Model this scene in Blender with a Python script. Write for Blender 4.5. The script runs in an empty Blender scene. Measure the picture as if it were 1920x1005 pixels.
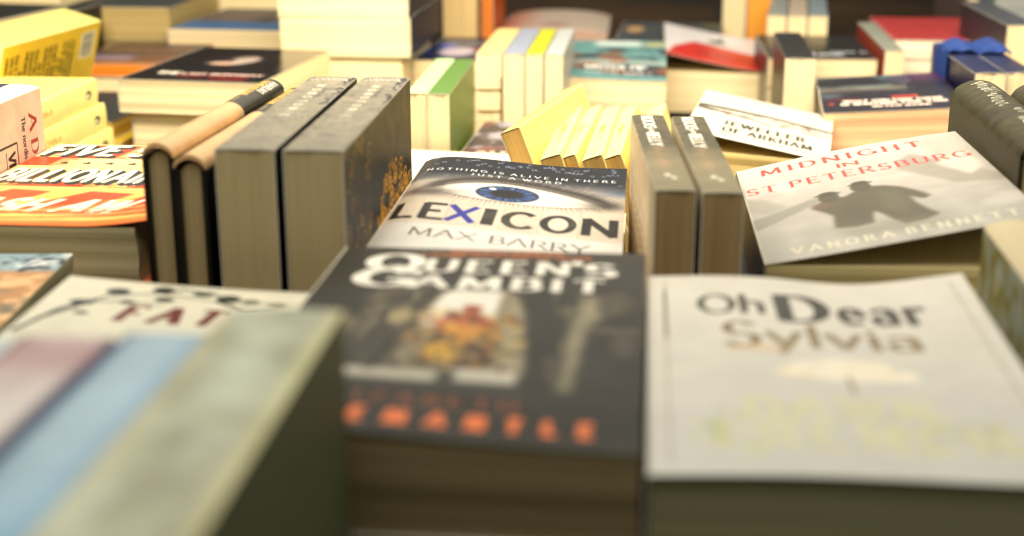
import bpy, math, random
import numpy as np

# ------------------------------------------------------------------ camera, world, lamps, exposure
S = bpy.context.scene
COL = S.collection
R = math.radians

cam_d = bpy.data.cameras.new('camera')
cam = bpy.data.objects.new('camera', cam_d)
COL.objects.link(cam)
cam_d.sensor_width = 36
cam_d.lens = 50.0
cam_d.clip_start = 0.01
cam_d.clip_end = 200
cam.location = (0, 0, 0.264)
cam.rotation_euler = (R(90 - 16.933), 0, R(5.226))
cam_d.dof.use_dof = True
cam_d.dof.focus_distance = 0.885
cam_d.dof.aperture_fstop = 5.3
cam_d.dof.aperture_blades = 0
S.camera = cam

world = bpy.data.worlds.new('World')
S.world = world
world.use_nodes = True
bg = world.node_tree.nodes['Background']
bg.inputs['Color'].default_value = (0.74, 0.80, 0.66, 1)
bg.inputs['Strength'].default_value = 0.21

def area(name, loc, target, size, size_y, power, color):
    d = bpy.data.lights.new(name, 'AREA')
    d.shape = 'RECTANGLE'; d.size = size; d.size_y = size_y
    d.energy = power; d.color = color
    o = bpy.data.objects.new(name, d); COL.objects.link(o)
    o.location = loc
    dx, dy, dz = [t - l for t, l in zip(target, loc)]
    o.rotation_euler = (math.atan2(math.hypot(dx, dy), -dz), 0, math.atan2(-dx, dy))
    return o
area('stall_lamp', (-0.05, 0.93, 0.62), (-0.05, 1.55, 0.0), 1.2, 0.16, 22.5, (1.0, 0.855, 0.62))
area('rear_sheen_fill', (0.1, 3.1, 1.15), (0.0, 0.6, 0.05), 2.8, 1.3, 15.0, (1.0, 0.90, 0.74))  # added unseen light at the back, gives the upturned spines their sheen
area('overhead_fill', (-0.22, 0.30, 0.95), (-0.18, 0.36, 0.0), 0.7, 0.5, 6.8, (1.0, 0.96, 0.86))  # added fill from above, brightens the tops of the nearest books

S.view_settings.view_transform = 'Standard'
S.view_settings.look = 'None'
S.view_settings.exposure = 0.0
S.view_settings.gamma = 1.0
S.view_settings.use_curve_mapping = False
S.cycles.use_denoising = True
S.cycles.max_bounces = 6

rnd = random.Random(7)
nrg = np.random.default_rng(11)

# ------------------------------------------------------------------ stroke lettering
def _arc(cx, cy, rx, ry, a0, a1, n=14):
    return [(cx + rx * math.cos(R(a0 + (a1 - a0) * i / n)), cy + ry * math.sin(R(a0 + (a1 - a0) * i / n))) for i in range(n + 1)]
G = {}
def g(ch, w, *paths): G[ch] = (w, paths)
g('A', .74, [(0, 0), (.37, 1)], [(.37, 1), (.74, 0)], [(.13, .35), (.61, .35)])
g('B', .58, [(.06, 0), (.06, 1)], [(.06, 1), (.3, 1)] + _arc(.3, .76, .22, .24, 90, -90) + [(.06, .52)], [(.06, .52), (.32, .52)] + _arc(.32, .26, .25, .26, 90, -90) + [(.06, 0)])
g('C', .68, _arc(.38, .5, .36, .5, 48, 312, 20))
g('D', .68, [(.06, 0), (.06, 1)], [(.06, 1), (.28, 1)] + _arc(.28, .5, .38, .5, 90, -90, 18) + [(.06, 0)])
g('E', .55, [(.06, 0), (.06, 1)], [(.06, 1), (.52, 1)], [(.06, .52), (.42, .52)], [(.06, 0), (.55, 0)])
g('F', .52, [(.06, 0), (.06, 1)], [(.06, 1), (.52, 1)], [(.06, .52), (.42, .52)])
g('G', .72, _arc(.38, .5, .36, .5, 48, 340, 20), [(.46, .42), (.72, .42)], [(.72, .42), (.72, .08)])
g('H', .70, [(.06, 0), (.06, 1)], [(.64, 0), (.64, 1)], [(.06, .52), (.64, .52)])
g('I', .14, [(.07, 0), (.07, 1)])
g('J', .40, [(.3, 1), (.3, .22)] + _arc(.14, .22, .16, .22, 0, -120, 8))
g('K', .66, [(.06, 0), (.06, 1)], [(.62, 1), (.08, .42)], [(.24, .58), (.66, 0)])
g('L', .52, [(.06, 0), (.06, 1)], [(.06, 0), (.52, 0)])
g('M', .88, [(.06, 0), (.1, 1)], [(.1, 1), (.44, .1)], [(.44, .1), (.78, 1)], [(.78, 1), (.82, 0)])
g('N', .72, [(.06, 0), (.06, 1)], [(.06, 1), (.66, 0)], [(.66, 0), (.66, 1)])
g('O', .78, _arc(.39, .5, .37, .5, 90, 450, 28))
g('P', .56, [(.06, 0), (.06, 1)], [(.06, 1), (.3, 1)] + _arc(.3, .74, .24, .26, 90, -90) + [(.06, .48)])
g('Q', .78, _arc(.39, .5, .37, .5, 90, 450, 28), [(.42, .2), (.82, -.14)])
g('R', .64, [(.06, 0), (.06, 1)], [(.06, 1), (.3, 1)] + _arc(.3, .75, .24, .25, 90, -90) + [(.06, .5)], [(.3, .5), (.64, 0)])
g('S', .52, _arc(.26, .74, .21, .26, 35, 260, 12) + _arc(.26, .26, .24, .25, 80, -145, 14))
g('T', .62, [(.31, 0), (.31, 1)], [(0, 1), (.62, 1)])
g('U', .70, [(.06, 1), (.06, .32)] + _arc(.35, .32, .29, .32, 180, 360, 14) + [(.64, 1)])
g('V', .72, [(0, 1), (.36, 0)], [(.36, 0), (.72, 1)])
g('W', 1.0, [(0, 1), (.27, 0)], [(.27, 0), (.5, .95)], [(.5, .95), (.73, 0)], [(.73, 0), (1, 1)])
g('X', .70, [(.02, 1), (.68, 0)], [(.68, 1), (.02, 0)])
g('Y', .68, [(0, 1), (.34, .48)], [(.68, 1), (.34, .48)], [(.34, .48), (.34, 0)])
g('Z', .62, [(.04, 1), (.6, 1)], [(.6, 1), (.02, 0)], [(.02, 0), (.62, 0)])
g("'", .14, [(.07, 1.02), (.07, .78)])
g('a', .50, _arc(.22, .46, .2, .2, 150, 0, 8) + [(.42, .02)], _arc(.22, .18, .19, .18, 60, 360, 16))
g('c', .44, _arc(.25, .33, .22, .33, 45, 315, 16))
g('d', .52, _arc(.24, .33, .21, .33, 0, 360, 18), [(.46, 0), (.46, 1.02)])
g('e', .50, [(.05, .36), (.46, .36)], [(.46, .36)] + _arc(.25, .33, .21, .33, 10, 310, 18))
g('g', .52, _arc(.24, .33, .21, .33, 0, 360, 18), [(.46, .66), (.46, -.1)] + _arc(.26, -.1, .2, .2, 0, -150, 8))
g('h', .54, [(.07, 0), (.07, 1.02)], [(.07, .4)] + _arc(.28, .4, .19, .26, 180, 0, 10) + [(.47, 0)])
g('i', .14, [(.07, 0), (.07, .66)], [(.07, .86), (.07, .94)])
g('l', .14, [(.07, 0), (.07, 1.02)])
g('n', .54, [(.07, 0), (.07, .66)], [(.07, .4)] + _arc(.28, .4, .19, .26, 180, 0, 10) + [(.47, 0)])
g('o', .52, _arc(.26, .33, .23, .33, 90, 450, 20))
g('r', .38, [(.07, 0), (.07, .66)], [(.07, .4)] + _arc(.25, .42, .18, .22, 180, 50, 8))
g('s', .40, _arc(.2, .49, .15, .17, 35, 265, 10) + _arc(.2, .17, .17, .16, 80, -150, 12))
g('t', .34, [(.14, .9), (.14, .1), (.3, .02)], [(0, .66), (.32, .66)])
g('u', .54, [(.07, .66), (.07, .24)] + _arc(.26, .24, .19, .24, 180, 360, 10), [(.47, 0), (.47, .66)])
g('v', .50, [(0, .66), (.25, 0)], [(.25, 0), (.5, .66)])
g('y', .50, [(0, .66), (.27, 0)], [(.5, .66), (.17, -.28)])

def glyph_polys(ch, thin, thick, serif):
    """Convex polygons of one letter in em units."""
    w, paths = G[ch]
    polys = []
    pts_all = [p for pa in paths for p in (pa[0], pa[-1])]
    for pa in paths:
        hw = []
        for i in range(len(pa) - 1):
            (x0, y0), (x1, y1) = pa[i], pa[i + 1]
            L = math.hypot(x1 - x0, y1 - y0) or 1e-6
            a = math.atan2(y1 - y0, x1 - x0)
            h = .5 * (thin + (thick - thin) * abs(math.sin(a - R(12))) ** 1.3)
            hw.append((h, (x1 - x0) / L, (y1 - y0) / L))
        for i in range(len(pa) - 1):
            (x0, y0), (x1, y1) = pa[i], pa[i + 1]
            h, dx, dy = hw[i]
            h0 = h if i == 0 else .5 * (h + hw[i - 1][0])
            h1 = h if i == len(pa) - 2 else .5 * (h + hw[i + 1][0])
            e0 = .0 if i else .25 * thin; e1 = .25 * thin if i == len(pa) - 2 else .0
            ax, ay, bx, by = x0 - dx * e0, y0 - dy * e0, x1 + dx * e1, y1 + dy * e1
            polys.append([(ax - dy * h0, ay + dx * h0), (bx - dy * h1, by + dx * h1), (bx + dy * h1, by - dx * h1), (ax + dy * h0, ay - dx * h0)])
            if i:
                polys.append([(x0 + h0 * math.cos(t * .785), y0 + h0 * math.sin(t * .785)) for t in range(8)])
        if serif:
            for k, (p, q) in enumerate(((pa[0], pa[1]), (pa[-1], pa[-2]))):
                n = sum(1 for r in pts_all if abs(r[0] - p[0]) + abs(r[1] - p[1]) < .03)
                dx, dy = p[0] - q[0], p[1] - q[1]
                L = math.hypot(dx, dy) or 1
                if abs(dy) > .5 * L and n < 2 or (abs(dy) > .9 * L and L > .3):
                    s = serif; t = thin * .5
                    polys.append([(p[0] - s, p[1] - t), (p[0] + s, p[1] - t), (p[0] + s, p[1] + t), (p[0] - s, p[1] + t)])
                elif n < 2 and abs(dx) > .8 * L and L > .15:
                    s = serif; t = thin * .5
                    sg = -1 if p[1] > .7 else 1
                    if .3 < p[1] < .7: polys.append([(p[0] - t, p[1] - s * .6), (p[0] + t, p[1] - s * .6), (p[0] + t, p[1] + s * .6), (p[0] - t, p[1] + s * .6)])
                    else: polys.append([(p[0] - t, min(p[1], p[1] + sg * s)), (p[0] + t, min(p[1], p[1] + sg * s)), (p[0] + t, max(p[1], p[1] + sg * s)), (p[0] - t, max(p[1], p[1] + sg * s))])
    return w, polys

ROMAN = (.05, .16, .11); SANS = (.15, .16, 0); BOLD = (.2, .24, 0); FAT = (.08, .26, .12); LIGHT = (.045, .10, .09)

# ------------------------------------------------------------------ printed artwork, drawn in millimetres
def vnoise(h, w, cells, seed=0):
    r = np.random.default_rng(seed)
    cy, cx = max(2, int(cells)), max(2, int(cells * w / h))
    gr = r.random((cy + 2, cx + 2))
    y = np.linspace(0, cy, h); x = np.linspace(0, cx, w)
    yi = y.astype(int); xi = x.astype(int); fy = y - yi; fx = x - xi
    fy = fy * fy * (3 - 2 * fy); fx = fx * fx * (3 - 2 * fx)
    a = gr[np.ix_(yi, xi)]; b = gr[np.ix_(yi, xi + 1)]; c = gr[np.ix_(yi + 1, xi)]; d = gr[np.ix_(yi + 1, xi + 1)]
    return (a * (1 - fx) + b * fx) * (1 - fy)[:, None] + (c * (1 - fx) + d * fx) * fy[:, None]

def fnoise(h, w, cells, seed=0):
    return (.5 * vnoise(h, w, cells, seed) + .3 * vnoise(h, w, cells * 2.2, seed + 1) + .2 * vnoise(h, w, cells * 5, seed + 2))

class Art:
    def __init__(s, W, L, ppm=3, col=(1, 1, 1)):
        s.W, s.L, s.p = W, L, ppm
        s.w, s.h = int(W * ppm), int(L * ppm)
        s.a = np.empty((s.h, s.w, 3)); s.a[:] = col
        s.Y, s.X = np.mgrid[0:s.h, 0:s.w]; s.X = (s.X + .5) / ppm; s.Y = (s.Y + .5) / ppm
    def paint(s, m, col):
        m = np.clip(m, 0, 1)[..., None]; s.a = s.a * (1 - m) + np.array(col) * m
    def mask(s): return np.zeros((s.h, s.w))
    def cpoly(s, m, pts):
        p = np.array(pts, float) * s.p
        x0, y0 = np.floor(p.min(0) - 1).astype(int); x1, y1 = np.ceil(p.max(0) + 2).astype(int)
        x0 = max(x0, 0); y0 = max(y0, 0); x1 = min(x1, s.w); y1 = min(y1, s.h)
        if x0 >= x1 or y0 >= y1: return
        yy, xx = np.mgrid[y0:y1, x0:x1]; xx = xx + .5; yy = yy + .5
        q = np.roll(p, -1, 0)
        ar = np.sum(p[:, 0] * q[:, 1] - q[:, 0] * p[:, 1])
        sg = 1 if ar > 0 else -1
        d = np.full(xx.shape, 1e9)
        for (ax, ay), (bx, by) in zip(p, q):
            l = math.hypot(bx - ax, by - ay)
            if l < 1e-6: continue
            d = np.minimum(d, sg * ((bx - ax) * (yy - ay) - (by - ay) * (xx - ax)) / l)
        m[y0:y1, x0:x1] = np.maximum(m[y0:y1, x0:x1], np.clip(d + .5, 0, 1))
    def poly(s, pts, col, al=1, blur=0):
        """Any simple polygon (even-odd)."""
        p = np.array(pts, float); m = s.mask(); x, y = s.X, s.Y; ins = np.zeros(m.shape, bool)
        for (ax, ay), (bx, by) in zip(p, np.roll(p, -1, 0)):
            if ay == by: continue
            ins ^= ((ay > y) != (by > y)) & (x < (bx - ax) * (y - ay) / (by - ay) + ax)
        m = ins.astype(float)
        m = s.blur(m, blur if blur else .35 / s.p * 2)
        s.paint(m * al, col)
    def blur(s, m, r):
        k = int(r * s.p + .5)
        if k < 1: return m
        for ax in (0, 1):
            for _ in (0, 1):
                pad = [(0, 0), (0, 0)]; pad[ax] = (k + 1, k)
                c = np.cumsum(np.pad(m, pad, mode='edge'), axis=ax)
                m = (np.take(c, range(2 * k + 1, c.shape[ax]), ax) - np.take(c, range(0, c.shape[ax] - 2 * k - 1), ax)) / (2 * k + 1)
        return m
    def rect(s, x0, y0, x1, y1, col, al=1, blur=0):
        m = s.mask(); s.cpoly(m, [(x0, y0), (x1, y0), (x1, y1), (x0, y1)]); s.paint(s.blur(m, blur) * al, col)
    def ell(s, cx, cy, rx, ry, col, al=1, soft=.08):
        d = np.sqrt(((s.X - cx) / rx) ** 2 + ((s.Y - cy) / ry) ** 2)
        s.paint(np.clip((1 - d) / soft + .5, 0, 1) * al, col)
    def line(s, pts, w, col, al=1, w2=None):
        m = s.mask(); n = len(pts) - 1
        for i, ((ax, ay), (bx, by)) in enumerate(zip(pts, pts[1:])):
            l = math.hypot(bx - ax, by - ay) or 1e-6; dx, dy = (bx - ax) / l, (by - ay) / l
            h0 = w / 2 if w2 is None else (w + (w2 - w) * i / n) / 2
            h1 = w / 2 if w2 is None else (w + (w2 - w) * (i + 1) / n) / 2
            s.cpoly(m, [(ax - dy * h0, ay + dx * h0), (bx - dy * h1, by + dx * h1), (bx + dy * h1, by - dx * h1), (ax + dy * h0, ay - dx * h0)])
        s.paint(m * al, col)
    def grad(s, f, c0, c1):
        f = np.clip(f, 0, 1)[..., None]; s.a = np.array(c0) * (1 - f) + np.array(c1) * f
    def mottle(s, amt, cells=6, seed=0, tint=None):
        n = (fnoise(s.h, s.w, cells, seed) - .5) * 2 * amt
        if tint is None: s.a = s.a * (1 + n[..., None])
        else: s.paint(np.clip(n, 0, 1), tint)
    def text(s, t, x, y, hgt, col, style=ROMAN, width=None, rot=0, slant=0, track=.16, al=1, sx=1, clip=None):
        """Baseline starts at (x, y) mm, cap height hgt; width squeezes the line to fit; rot in degrees."""
        th, tk, se = style; cur = 0; items = []
        for ch in t:
            if ch == ' ': cur += .42; continue
            w, pl = glyph_polys(ch, th, tk, se); items.append((cur, pl)); cur += w + track
        cur -= track
        kx = hgt * sx if width is None else width / cur
        c, n = math.cos(R(rot)), math.sin(R(rot)); m = s.mask()
        for off, pl in items:
            for po in pl:
                q = []
                for (px, py) in po:
                    lx = (off + px + slant * py) * kx; ly = py * hgt
                    q.append((x + lx * c - ly * n, y + lx * n + ly * c))
                s.cpoly(m, q)
        if clip is not None: m = m * clip
        s.paint(m * al, col); return m
    def star(s, cx, cy, r, col):
        p = [(cx + (r if i % 2 == 0 else r * .4) * math.cos(R(90 + 36 * i)), cy + (r if i % 2 == 0 else r * .4) * math.sin(R(90 + 36 * i))) for i in range(10)]
        s.poly(p, col)
    def scuff(s, n, seed, col=(.85, .83, .76), edge=.5):
        r = random.Random(seed)
        for _ in range(n):
            x, y, t, l = r.random() * s.W, r.random() * s.L, r.random() * 3.14, 2 + r.random() * s.W * .12
            s.line([(x, y), (x + l * .5 * math.cos(t), y + l * .5 * math.sin(t)), (x + l * math.cos(t + .2), y + l * math.sin(t + .2))], .12 + .2 * r.random(), col, .12 + .3 * r.random())
        d = np.minimum(np.minimum(s.X, s.W - s.X), np.minimum(s.Y, s.L - s.Y))
        nn = vnoise(s.h, s.w, 60, seed)
        s.paint(np.clip(1 - d / (.35 + 1.0 * nn), 0, 1) * edge * (nn > .35), col)
    def image(s, name):
        im = bpy.data.images.new(name, s.w, s.h)
        px = np.ones((s.h, s.w, 4), np.float32); px[..., :3] = np.clip(s.a, 0, 1)
        im.pixels.foreach_set(px.ravel()); im.update(); im.pack(); return im

def lin(c): return tuple(v / 12.92 if v <= .04045 else ((v + .055) / 1.055) ** 2.4 for v in c)

# ------------------------------------------------------------------ materials
def new_mat(name):
    m = bpy.data.materials.new(name); m.use_nodes = True
    nt = m.node_tree; b = nt.nodes['Principled BSDF']; return m, nt, b

def printed(name, art=None, color=None, rough=.38, spec=.5, coat=0, wear=.10, bump=.12):
    """Printed card: artwork or one ink colour, faint handling marks, soft fibre bump."""
    m, nt, b = new_mat(name); N, Lk = nt.nodes, nt.links
    tc = N.new('ShaderNodeTexCoord')
    nz = N.new('ShaderNodeTexNoise'); nz.inputs['Scale'].default_value = 75; nz.inputs['Detail'].default_value = 8; nz.inputs['Roughness'].default_value = .65
    Lk.new(tc.outputs['Object'], nz.inputs['Vector'])
    if art is not None:
        uv = N.new('ShaderNodeUVMap'); uv.uv_map = 'UVMap'
        t = N.new('ShaderNodeTexImage'); t.image = art.image(name); t.extension = 'EXTEND'
        Lk.new(uv.outputs['UV'], t.inputs['Vector']); src = t.outputs['Color']
    else:
        c = N.new('ShaderNodeRGB'); c.outputs[0].default_value = (*lin(color), 1); src = c.outputs[0]
    mp = N.new('ShaderNodeMapRange'); mp.inputs['From Min'].default_value = .3; mp.inputs['From Max'].default_value = .7
    mp.inputs['To Min'].default_value = 1 - wear; mp.inputs['To Max'].default_value = 1 + wear * .4
    Lk.new(nz.outputs['Fac'], mp.inputs['Value'])
    mx = N.new('ShaderNodeMix'); mx.data_type = 'RGBA'; mx.blend_type = 'MULTIPLY'; mx.inputs['Factor'].default_value = 1
    Lk.new(src, mx.inputs['A']); Lk.new(mp.outputs['Result'], mx.inputs['B'])
    Lk.new(mx.outputs['Result'], b.inputs['Base Color'])
    rr = N.new('ShaderNodeMapRange'); rr.inputs['To Min'].default_value = rough - .1; rr.inputs['To Max'].default_value = rough + .12
    Lk.new(nz.outputs['Fac'], rr.inputs['Value']); Lk.new(rr.outputs['Result'], b.inputs['Roughness'])
    b.inputs['Specular IOR Level'].default_value = spec
    b.inputs['Coat Weight'].default_value = coat; b.inputs['Coat Roughness'].default_value = .15
    n2 = N.new('ShaderNodeTexNoise'); n2.inputs['Scale'].default_value = 900; n2.inputs['Detail'].default_value = 3
    Lk.new(tc.outputs['Object'], n2.inputs['Vector'])
    bp = N.new('ShaderNodeBump'); bp.inputs['Strength'].default_value = bump; bp.inputs['Distance'].default_value = .0002
    Lk.new(n2.outputs['Fac'], bp.inputs['Height'])
    b3 = N.new('ShaderNodeBump'); b3.inputs['Strength'].default_value = .22; b3.inputs['Distance'].default_value = .0012
    Lk.new(nz.outputs['Fac'], b3.inputs['Height']); Lk.new(bp.outputs['Normal'], b3.inputs['Normal'])
    Lk.new(b3.outputs['Normal'], b.inputs['Normal'])
    return m

_pm = {}
def pages(color):
    """Cut edges of a page block: hundreds of sheets read as fine uneven lines along the thickness."""
    if color in _pm: return _pm[color]
    m, nt, b = new_mat('page_edges'); N, Lk = nt.nodes, nt.links
    at = N.new('ShaderNodeAttribute'); at.attribute_name = 'lie'
    v1 = N.new('ShaderNodeVectorMath'); v1.operation = 'MULTIPLY'; v1.inputs[1].default_value = (4, 4, 1500)
    v2 = N.new('ShaderNodeVectorMath'); v2.operation = 'MULTIPLY'; v2.inputs[1].default_value = (7, 7, 420)
    Lk.new(at.outputs['Vector'], v1.inputs[0]); Lk.new(at.outputs['Vector'], v2.inputs[0])
    oi = N.new('ShaderNodeObjectInfo')
    a1 = N.new('ShaderNodeVectorMath'); a1.operation = 'ADD'
    sc = N.new('ShaderNodeMath'); sc.operation = 'MULTIPLY'; sc.inputs[1].default_value = 40
    Lk.new(oi.outputs['Random'], sc.inputs[0])
    Lk.new(v2.outputs[0], a1.inputs[0]); Lk.new(sc.outputs[0], a1.inputs[1])
    n1 = N.new('ShaderNodeTexNoise'); n1.inputs['Scale'].default_value = 1; n1.inputs['Detail'].default_value = 4
    n2 = N.new('ShaderNodeTexNoise'); n2.inputs['Scale'].default_value = 1; n2.inputs['Detail'].default_value = 3
    Lk.new(v1.outputs[0], n1.inputs['Vector']); Lk.new(a1.outputs[0], n2.inputs['Vector'])
    ad = N.new('ShaderNodeMath'); ad.operation = 'ADD'
    Lk.new(n1.outputs['Fac'], ad.inputs[0]); Lk.new(n2.outputs['Fac'], ad.inputs[1])
    cr = N.new('ShaderNodeValToRGB')
    cr.color_ramp.elements[0].position = .36; cr.color_ramp.elements[1].position = .62
    c = lin(color)
    cr.color_ramp.elements[0].color = (c[0] * .86, c[1] * .84, c[2] * .79, 1); cr.color_ramp.elements[1].color = (*c, 1)
    hf = N.new('ShaderNodeMath'); hf.operation = 'MULTIPLY'; hf.inputs[1].default_value = .5
    Lk.new(ad.outputs[0], hf.inputs[0]); Lk.new(hf.outputs[0], cr.inputs['Fac'])
    Lk.new(cr.outputs['Color'], b.inputs['Base Color'])
    b.inputs['Roughness'].default_value = .85; b.inputs['Specular IOR Level'].default_value = .2
    bp = N.new('ShaderNodeBump'); bp.inputs['Strength'].default_value = .5; bp.inputs['Distance'].default_value = .0004
    Lk.new(ad.outputs[0], bp.inputs['Height']); Lk.new(bp.outputs['Normal'], b.inputs['Normal'])
    _pm[color] = m; return m

CREAM = (.90, .84, .69); WHITE = (.93, .90, .82); TAN = (.76, .65, .47); PEACH = (.93, .76, .60)
CARD = None

# ------------------------------------------------------------------ mesh helpers
def surf_box(name, mp, nx, ny, nz, mats, matf=None, uvf=None, parent=None, liecoord=None):
    """Closed box surface with its eight corners mapped by mp(u, v, w)."""
    idx = {}; vs = []; fs = []; side = []; par = []
    def vid(i, j, k):
        key = (i, j, k)
        if key not in idx:
            idx[key] = len(vs); u, v, w = i / nx, j / ny, k / nz
            vs.append(mp(u, v, w)); par.append((u, v, w))
        return idx[key]
    def quad(a, b, c, d, s): fs.append((vid(*a), vid(*b), vid(*c), vid(*d))); side.append(s)
    for i in range(nx):
        for j in range(ny):
            quad((i, j, nz), (i + 1, j, nz), (i + 1, j + 1, nz), (i, j + 1, nz), 'top')
            quad((i, j, 0), (i, j + 1, 0), (i + 1, j + 1, 0), (i + 1, j, 0), 'bottom')
    for i in range(nx):
        for k in range(nz):
            quad((i, 0, k), (i + 1, 0, k), (i + 1, 0, k + 1), (i, 0, k + 1), 'front')
            quad((i, ny, k), (i, ny, k + 1), (i + 1, ny, k + 1), (i + 1, ny, k), 'rear')
    for j in range(ny):
        for k in range(nz):
            quad((0, j, k), (0, j, k + 1), (0, j + 1, k + 1), (0, j + 1, k), 'left')
            quad((nx, j, k), (nx, j + 1, k), (nx, j + 1, k + 1), (nx, j, k + 1), 'right')
    me = bpy.data.meshes.new(name); me.from_pydata([v for v, _ in vs], [], fs)
    for m in mats: me.materials.append(m)
    me.polygons.foreach_set('use_smooth', [True] * len(fs))
    if matf: me.polygons.foreach_set('material_index', [matf(s) for s in side])
    uvl = me.uv_layers.new(name='UVMap')
    if uvf:
        flat = np.empty(len(me.loops) * 2, np.float32)
        for li, l in enumerate(me.loops):
            flat[2 * li], flat[2 * li + 1] = uvf(*par[l.vertex_index])
        uvl.data.foreach_set('uv', flat)
    at = me.attributes.new('lie', 'FLOAT_VECTOR', 'POINT')
    at.data.foreach_set('vector', [c for _, l in vs for c in l])
    me.update(); me.set_sharp_from_angle(angle=R(42))
    o = bpy.data.objects.new(name, me); COL.objects.link(o)
    if parent: o.parent = parent
    return o

def posefn(pose, W, L, T):
    if pose == 'face_up': return lambda x, y, z: (x, y, z)
    if pose == 'face_down': return lambda x, y, z: (W - x, y, T - z)
    if pose == 'spine_up': return lambda x, y, z: (z, y, W - x)
    if pose == 'spine_up_back': return lambda x, y, z: (T - z, L - y, W - x)
    if pose == 'fore_up': return lambda x, y, z: (T - z, y, x)

def tag(o, label, cat, group=None, kind=None):
    o['label'] = label; o['category'] = cat
    if group: o['group'] = group
    if kind: o['kind'] = kind

_c = {}
def solid(col, **k):
    key = (col, tuple(sorted(k.items())))
    if key not in _c: _c[key] = printed('printed_card', color=col, **k)
    return _c[key]

def book(name, label, W, L, T, loc, yaw=0, roll=0, pitch=0, pose='face_up', cover=(.8, .8, .8), front=None, back=None, spine=None,
         paper=CREAM, hard=False, bulge=0, lift=None, blift=0.0, group=None, rough=.38, coat=0, wear=.1, inside=(.92, .90, .84), n=10,
         overhang=0, fan=0.0, cat='book', spec=.28, spine_spec=None):
    """cover: ink colour where no artwork is given; front/back/spine: Art or colour. Sizes in metres."""
    root = bpy.data.objects.new(name, None); COL.objects.link(root)
    root.empty_display_size = .02
    root.location = loc; root.rotation_euler = (R(pitch), R(roll), R(yaw))
    tag(root, label, cat, group)
    pf = posefn(pose, W, L, T)
    t = .0026 if hard else .0005
    ins = (.003 if hard else .0006) + overhang
    insy = .003 if hard else .0006
    seed = rnd.random() * 50
    lf = lift or (lambda u, v: 0)
    cov_mat = lambda a, spec=spec: (solid(a, rough=rough, coat=coat, wear=wear, spec=spec) if isinstance(a, tuple) else printed(name + '_print', art=a, rough=rough, coat=coat, wear=wear, spec=spec)) if a is not None else solid(cover, rough=rough, coat=coat, wear=wear, spec=spec)
    inn = solid(inside, rough=.7)
    def wrap(f):
        def q(u, v, w):
            x, y, z = f(u, v, w); return pf(x, y, z), (x, y, z + seed * .01)
        return q
    def bl(u, v, w):
        bz = -bulge * .75 * math.sin(math.pi * min(max(w, 0), 1)) ** .7 if bulge else 0
        cz = -.0016 * math.sin(math.pi * w) if hard else .0003 * math.sin(9 * w + seed)
        xl = t * .6 + bz; xr = W - ins + cz + .0005 * math.sin(3.1 * w + seed * 2) + fan * w
        yy = insy + (L - 2 * insy) * v + (.0004 * math.sin(7 * w + seed) + .0003 * math.sin(19 * w + 2 * seed)) * (1 if v in (0, 1) else 0)
        zz = t + (T - 2 * t) * w + blift * w * lf(u, v)
        return xl + (xr - xl) * u, yy, zz
    surf_box('page_block', wrap(bl), 8, 8, 10, [pages(paper)], parent=root)
    e = .00015
    nf = n if lift else 4
    surf_box('front_cover', wrap(lambda u, v, w: (W * u, L * v, T - t + e + (t - e) * w + lf(u, v))), nf, nf, 1, [cov_mat(front), inn],
             matf=lambda s: 0 if s == 'top' or hard else 1, uvf=lambda u, v, w: (u, v), parent=root)
    surf_box('back_cover', wrap(lambda u, v, w: (W * u, L * v, (t - e) * w)), 3, 4, 1, [cov_mat(back), inn],
             matf=lambda s: 0 if s == 'bottom' or hard else 1, uvf=lambda u, v, w: (1 - u, v), parent=root)
    def sp(u, v, w):
        a = math.sin(math.pi * w)
        b = bulge * max(a, 0) ** .62 if bulge else .0005 * max(a, 0) ** .3
        l0 = lf(0, v) * w
        return -b - t * (1 - u) * .9 - .00005, L * v, T * w + l0
    surf_box('spine', wrap(sp), 1, 6, 12, [cov_mat(spine, spine_spec or spec), inn], matf=lambda s: 0 if s == 'left' or hard else 1,
             uvf=lambda u, v, w: (w, v), parent=root)
    return root

def twin(src, loc, label, yaw=None, group=None, roll=None):
    r = src.copy(); COL.objects.link(r); r.location = loc
    e = list(src.rotation_euler)
    if yaw is not None: e[2] = R(yaw)
    if roll is not None: e[1] = R(roll)
    r.rotation_euler = e; r['label'] = label
    if group: r['group'] = group
    for ch in src.children:
        c = ch.copy(); COL.objects.link(c); c.parent = r
        c.matrix_parent_inverse = ch.matrix_parent_inverse
    return r

def slab(name, lo, hi, mat, kind=None):
    o = surf_box(name, lambda u, v, w: ((lo[0] + (hi[0] - lo[0]) * u, lo[1] + (hi[1] - lo[1]) * v, lo[2] + (hi[2] - lo[2]) * w), (u, v, w)), 1, 1, 1, [mat])
    if kind: o['kind'] = kind
    return o

# ------------------------------------------------------------------ setting: trestle table, board, dark wood behind
def wood(name, c0, c1, scale=(3, 40, 40), rough=.6):
    m, nt, b = new_mat(name); N, Lk = nt.nodes, nt.links
    tc = N.new('ShaderNodeTexCoord'); mp = N.new('ShaderNodeMapping'); mp.inputs['Scale'].default_value = scale
    Lk.new(tc.outputs['Object'], mp.inputs['Vector'])
    nz = N.new('ShaderNodeTexNoise'); nz.inputs['Scale'].default_value = 2; nz.inputs['Detail'].default_value = 7; nz.inputs['Distortion'].default_value = .6
    Lk.new(mp.outputs['Vector'], nz.inputs['Vector'])
    cr = N.new('ShaderNodeValToRGB'); cr.color_ramp.elements[0].color = (*c0, 1); cr.color_ramp.elements[1].color = (*c1, 1)
    cr.color_ramp.elements[0].position = .35; cr.color_ramp.elements[1].position = .7
    Lk.new(nz.outputs['Fac'], cr.inputs['Fac']); Lk.new(cr.outputs['Color'], b.inputs['Base Color'])
    b.inputs['Roughness'].default_value = rough
    return m
TZ = -.04
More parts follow.
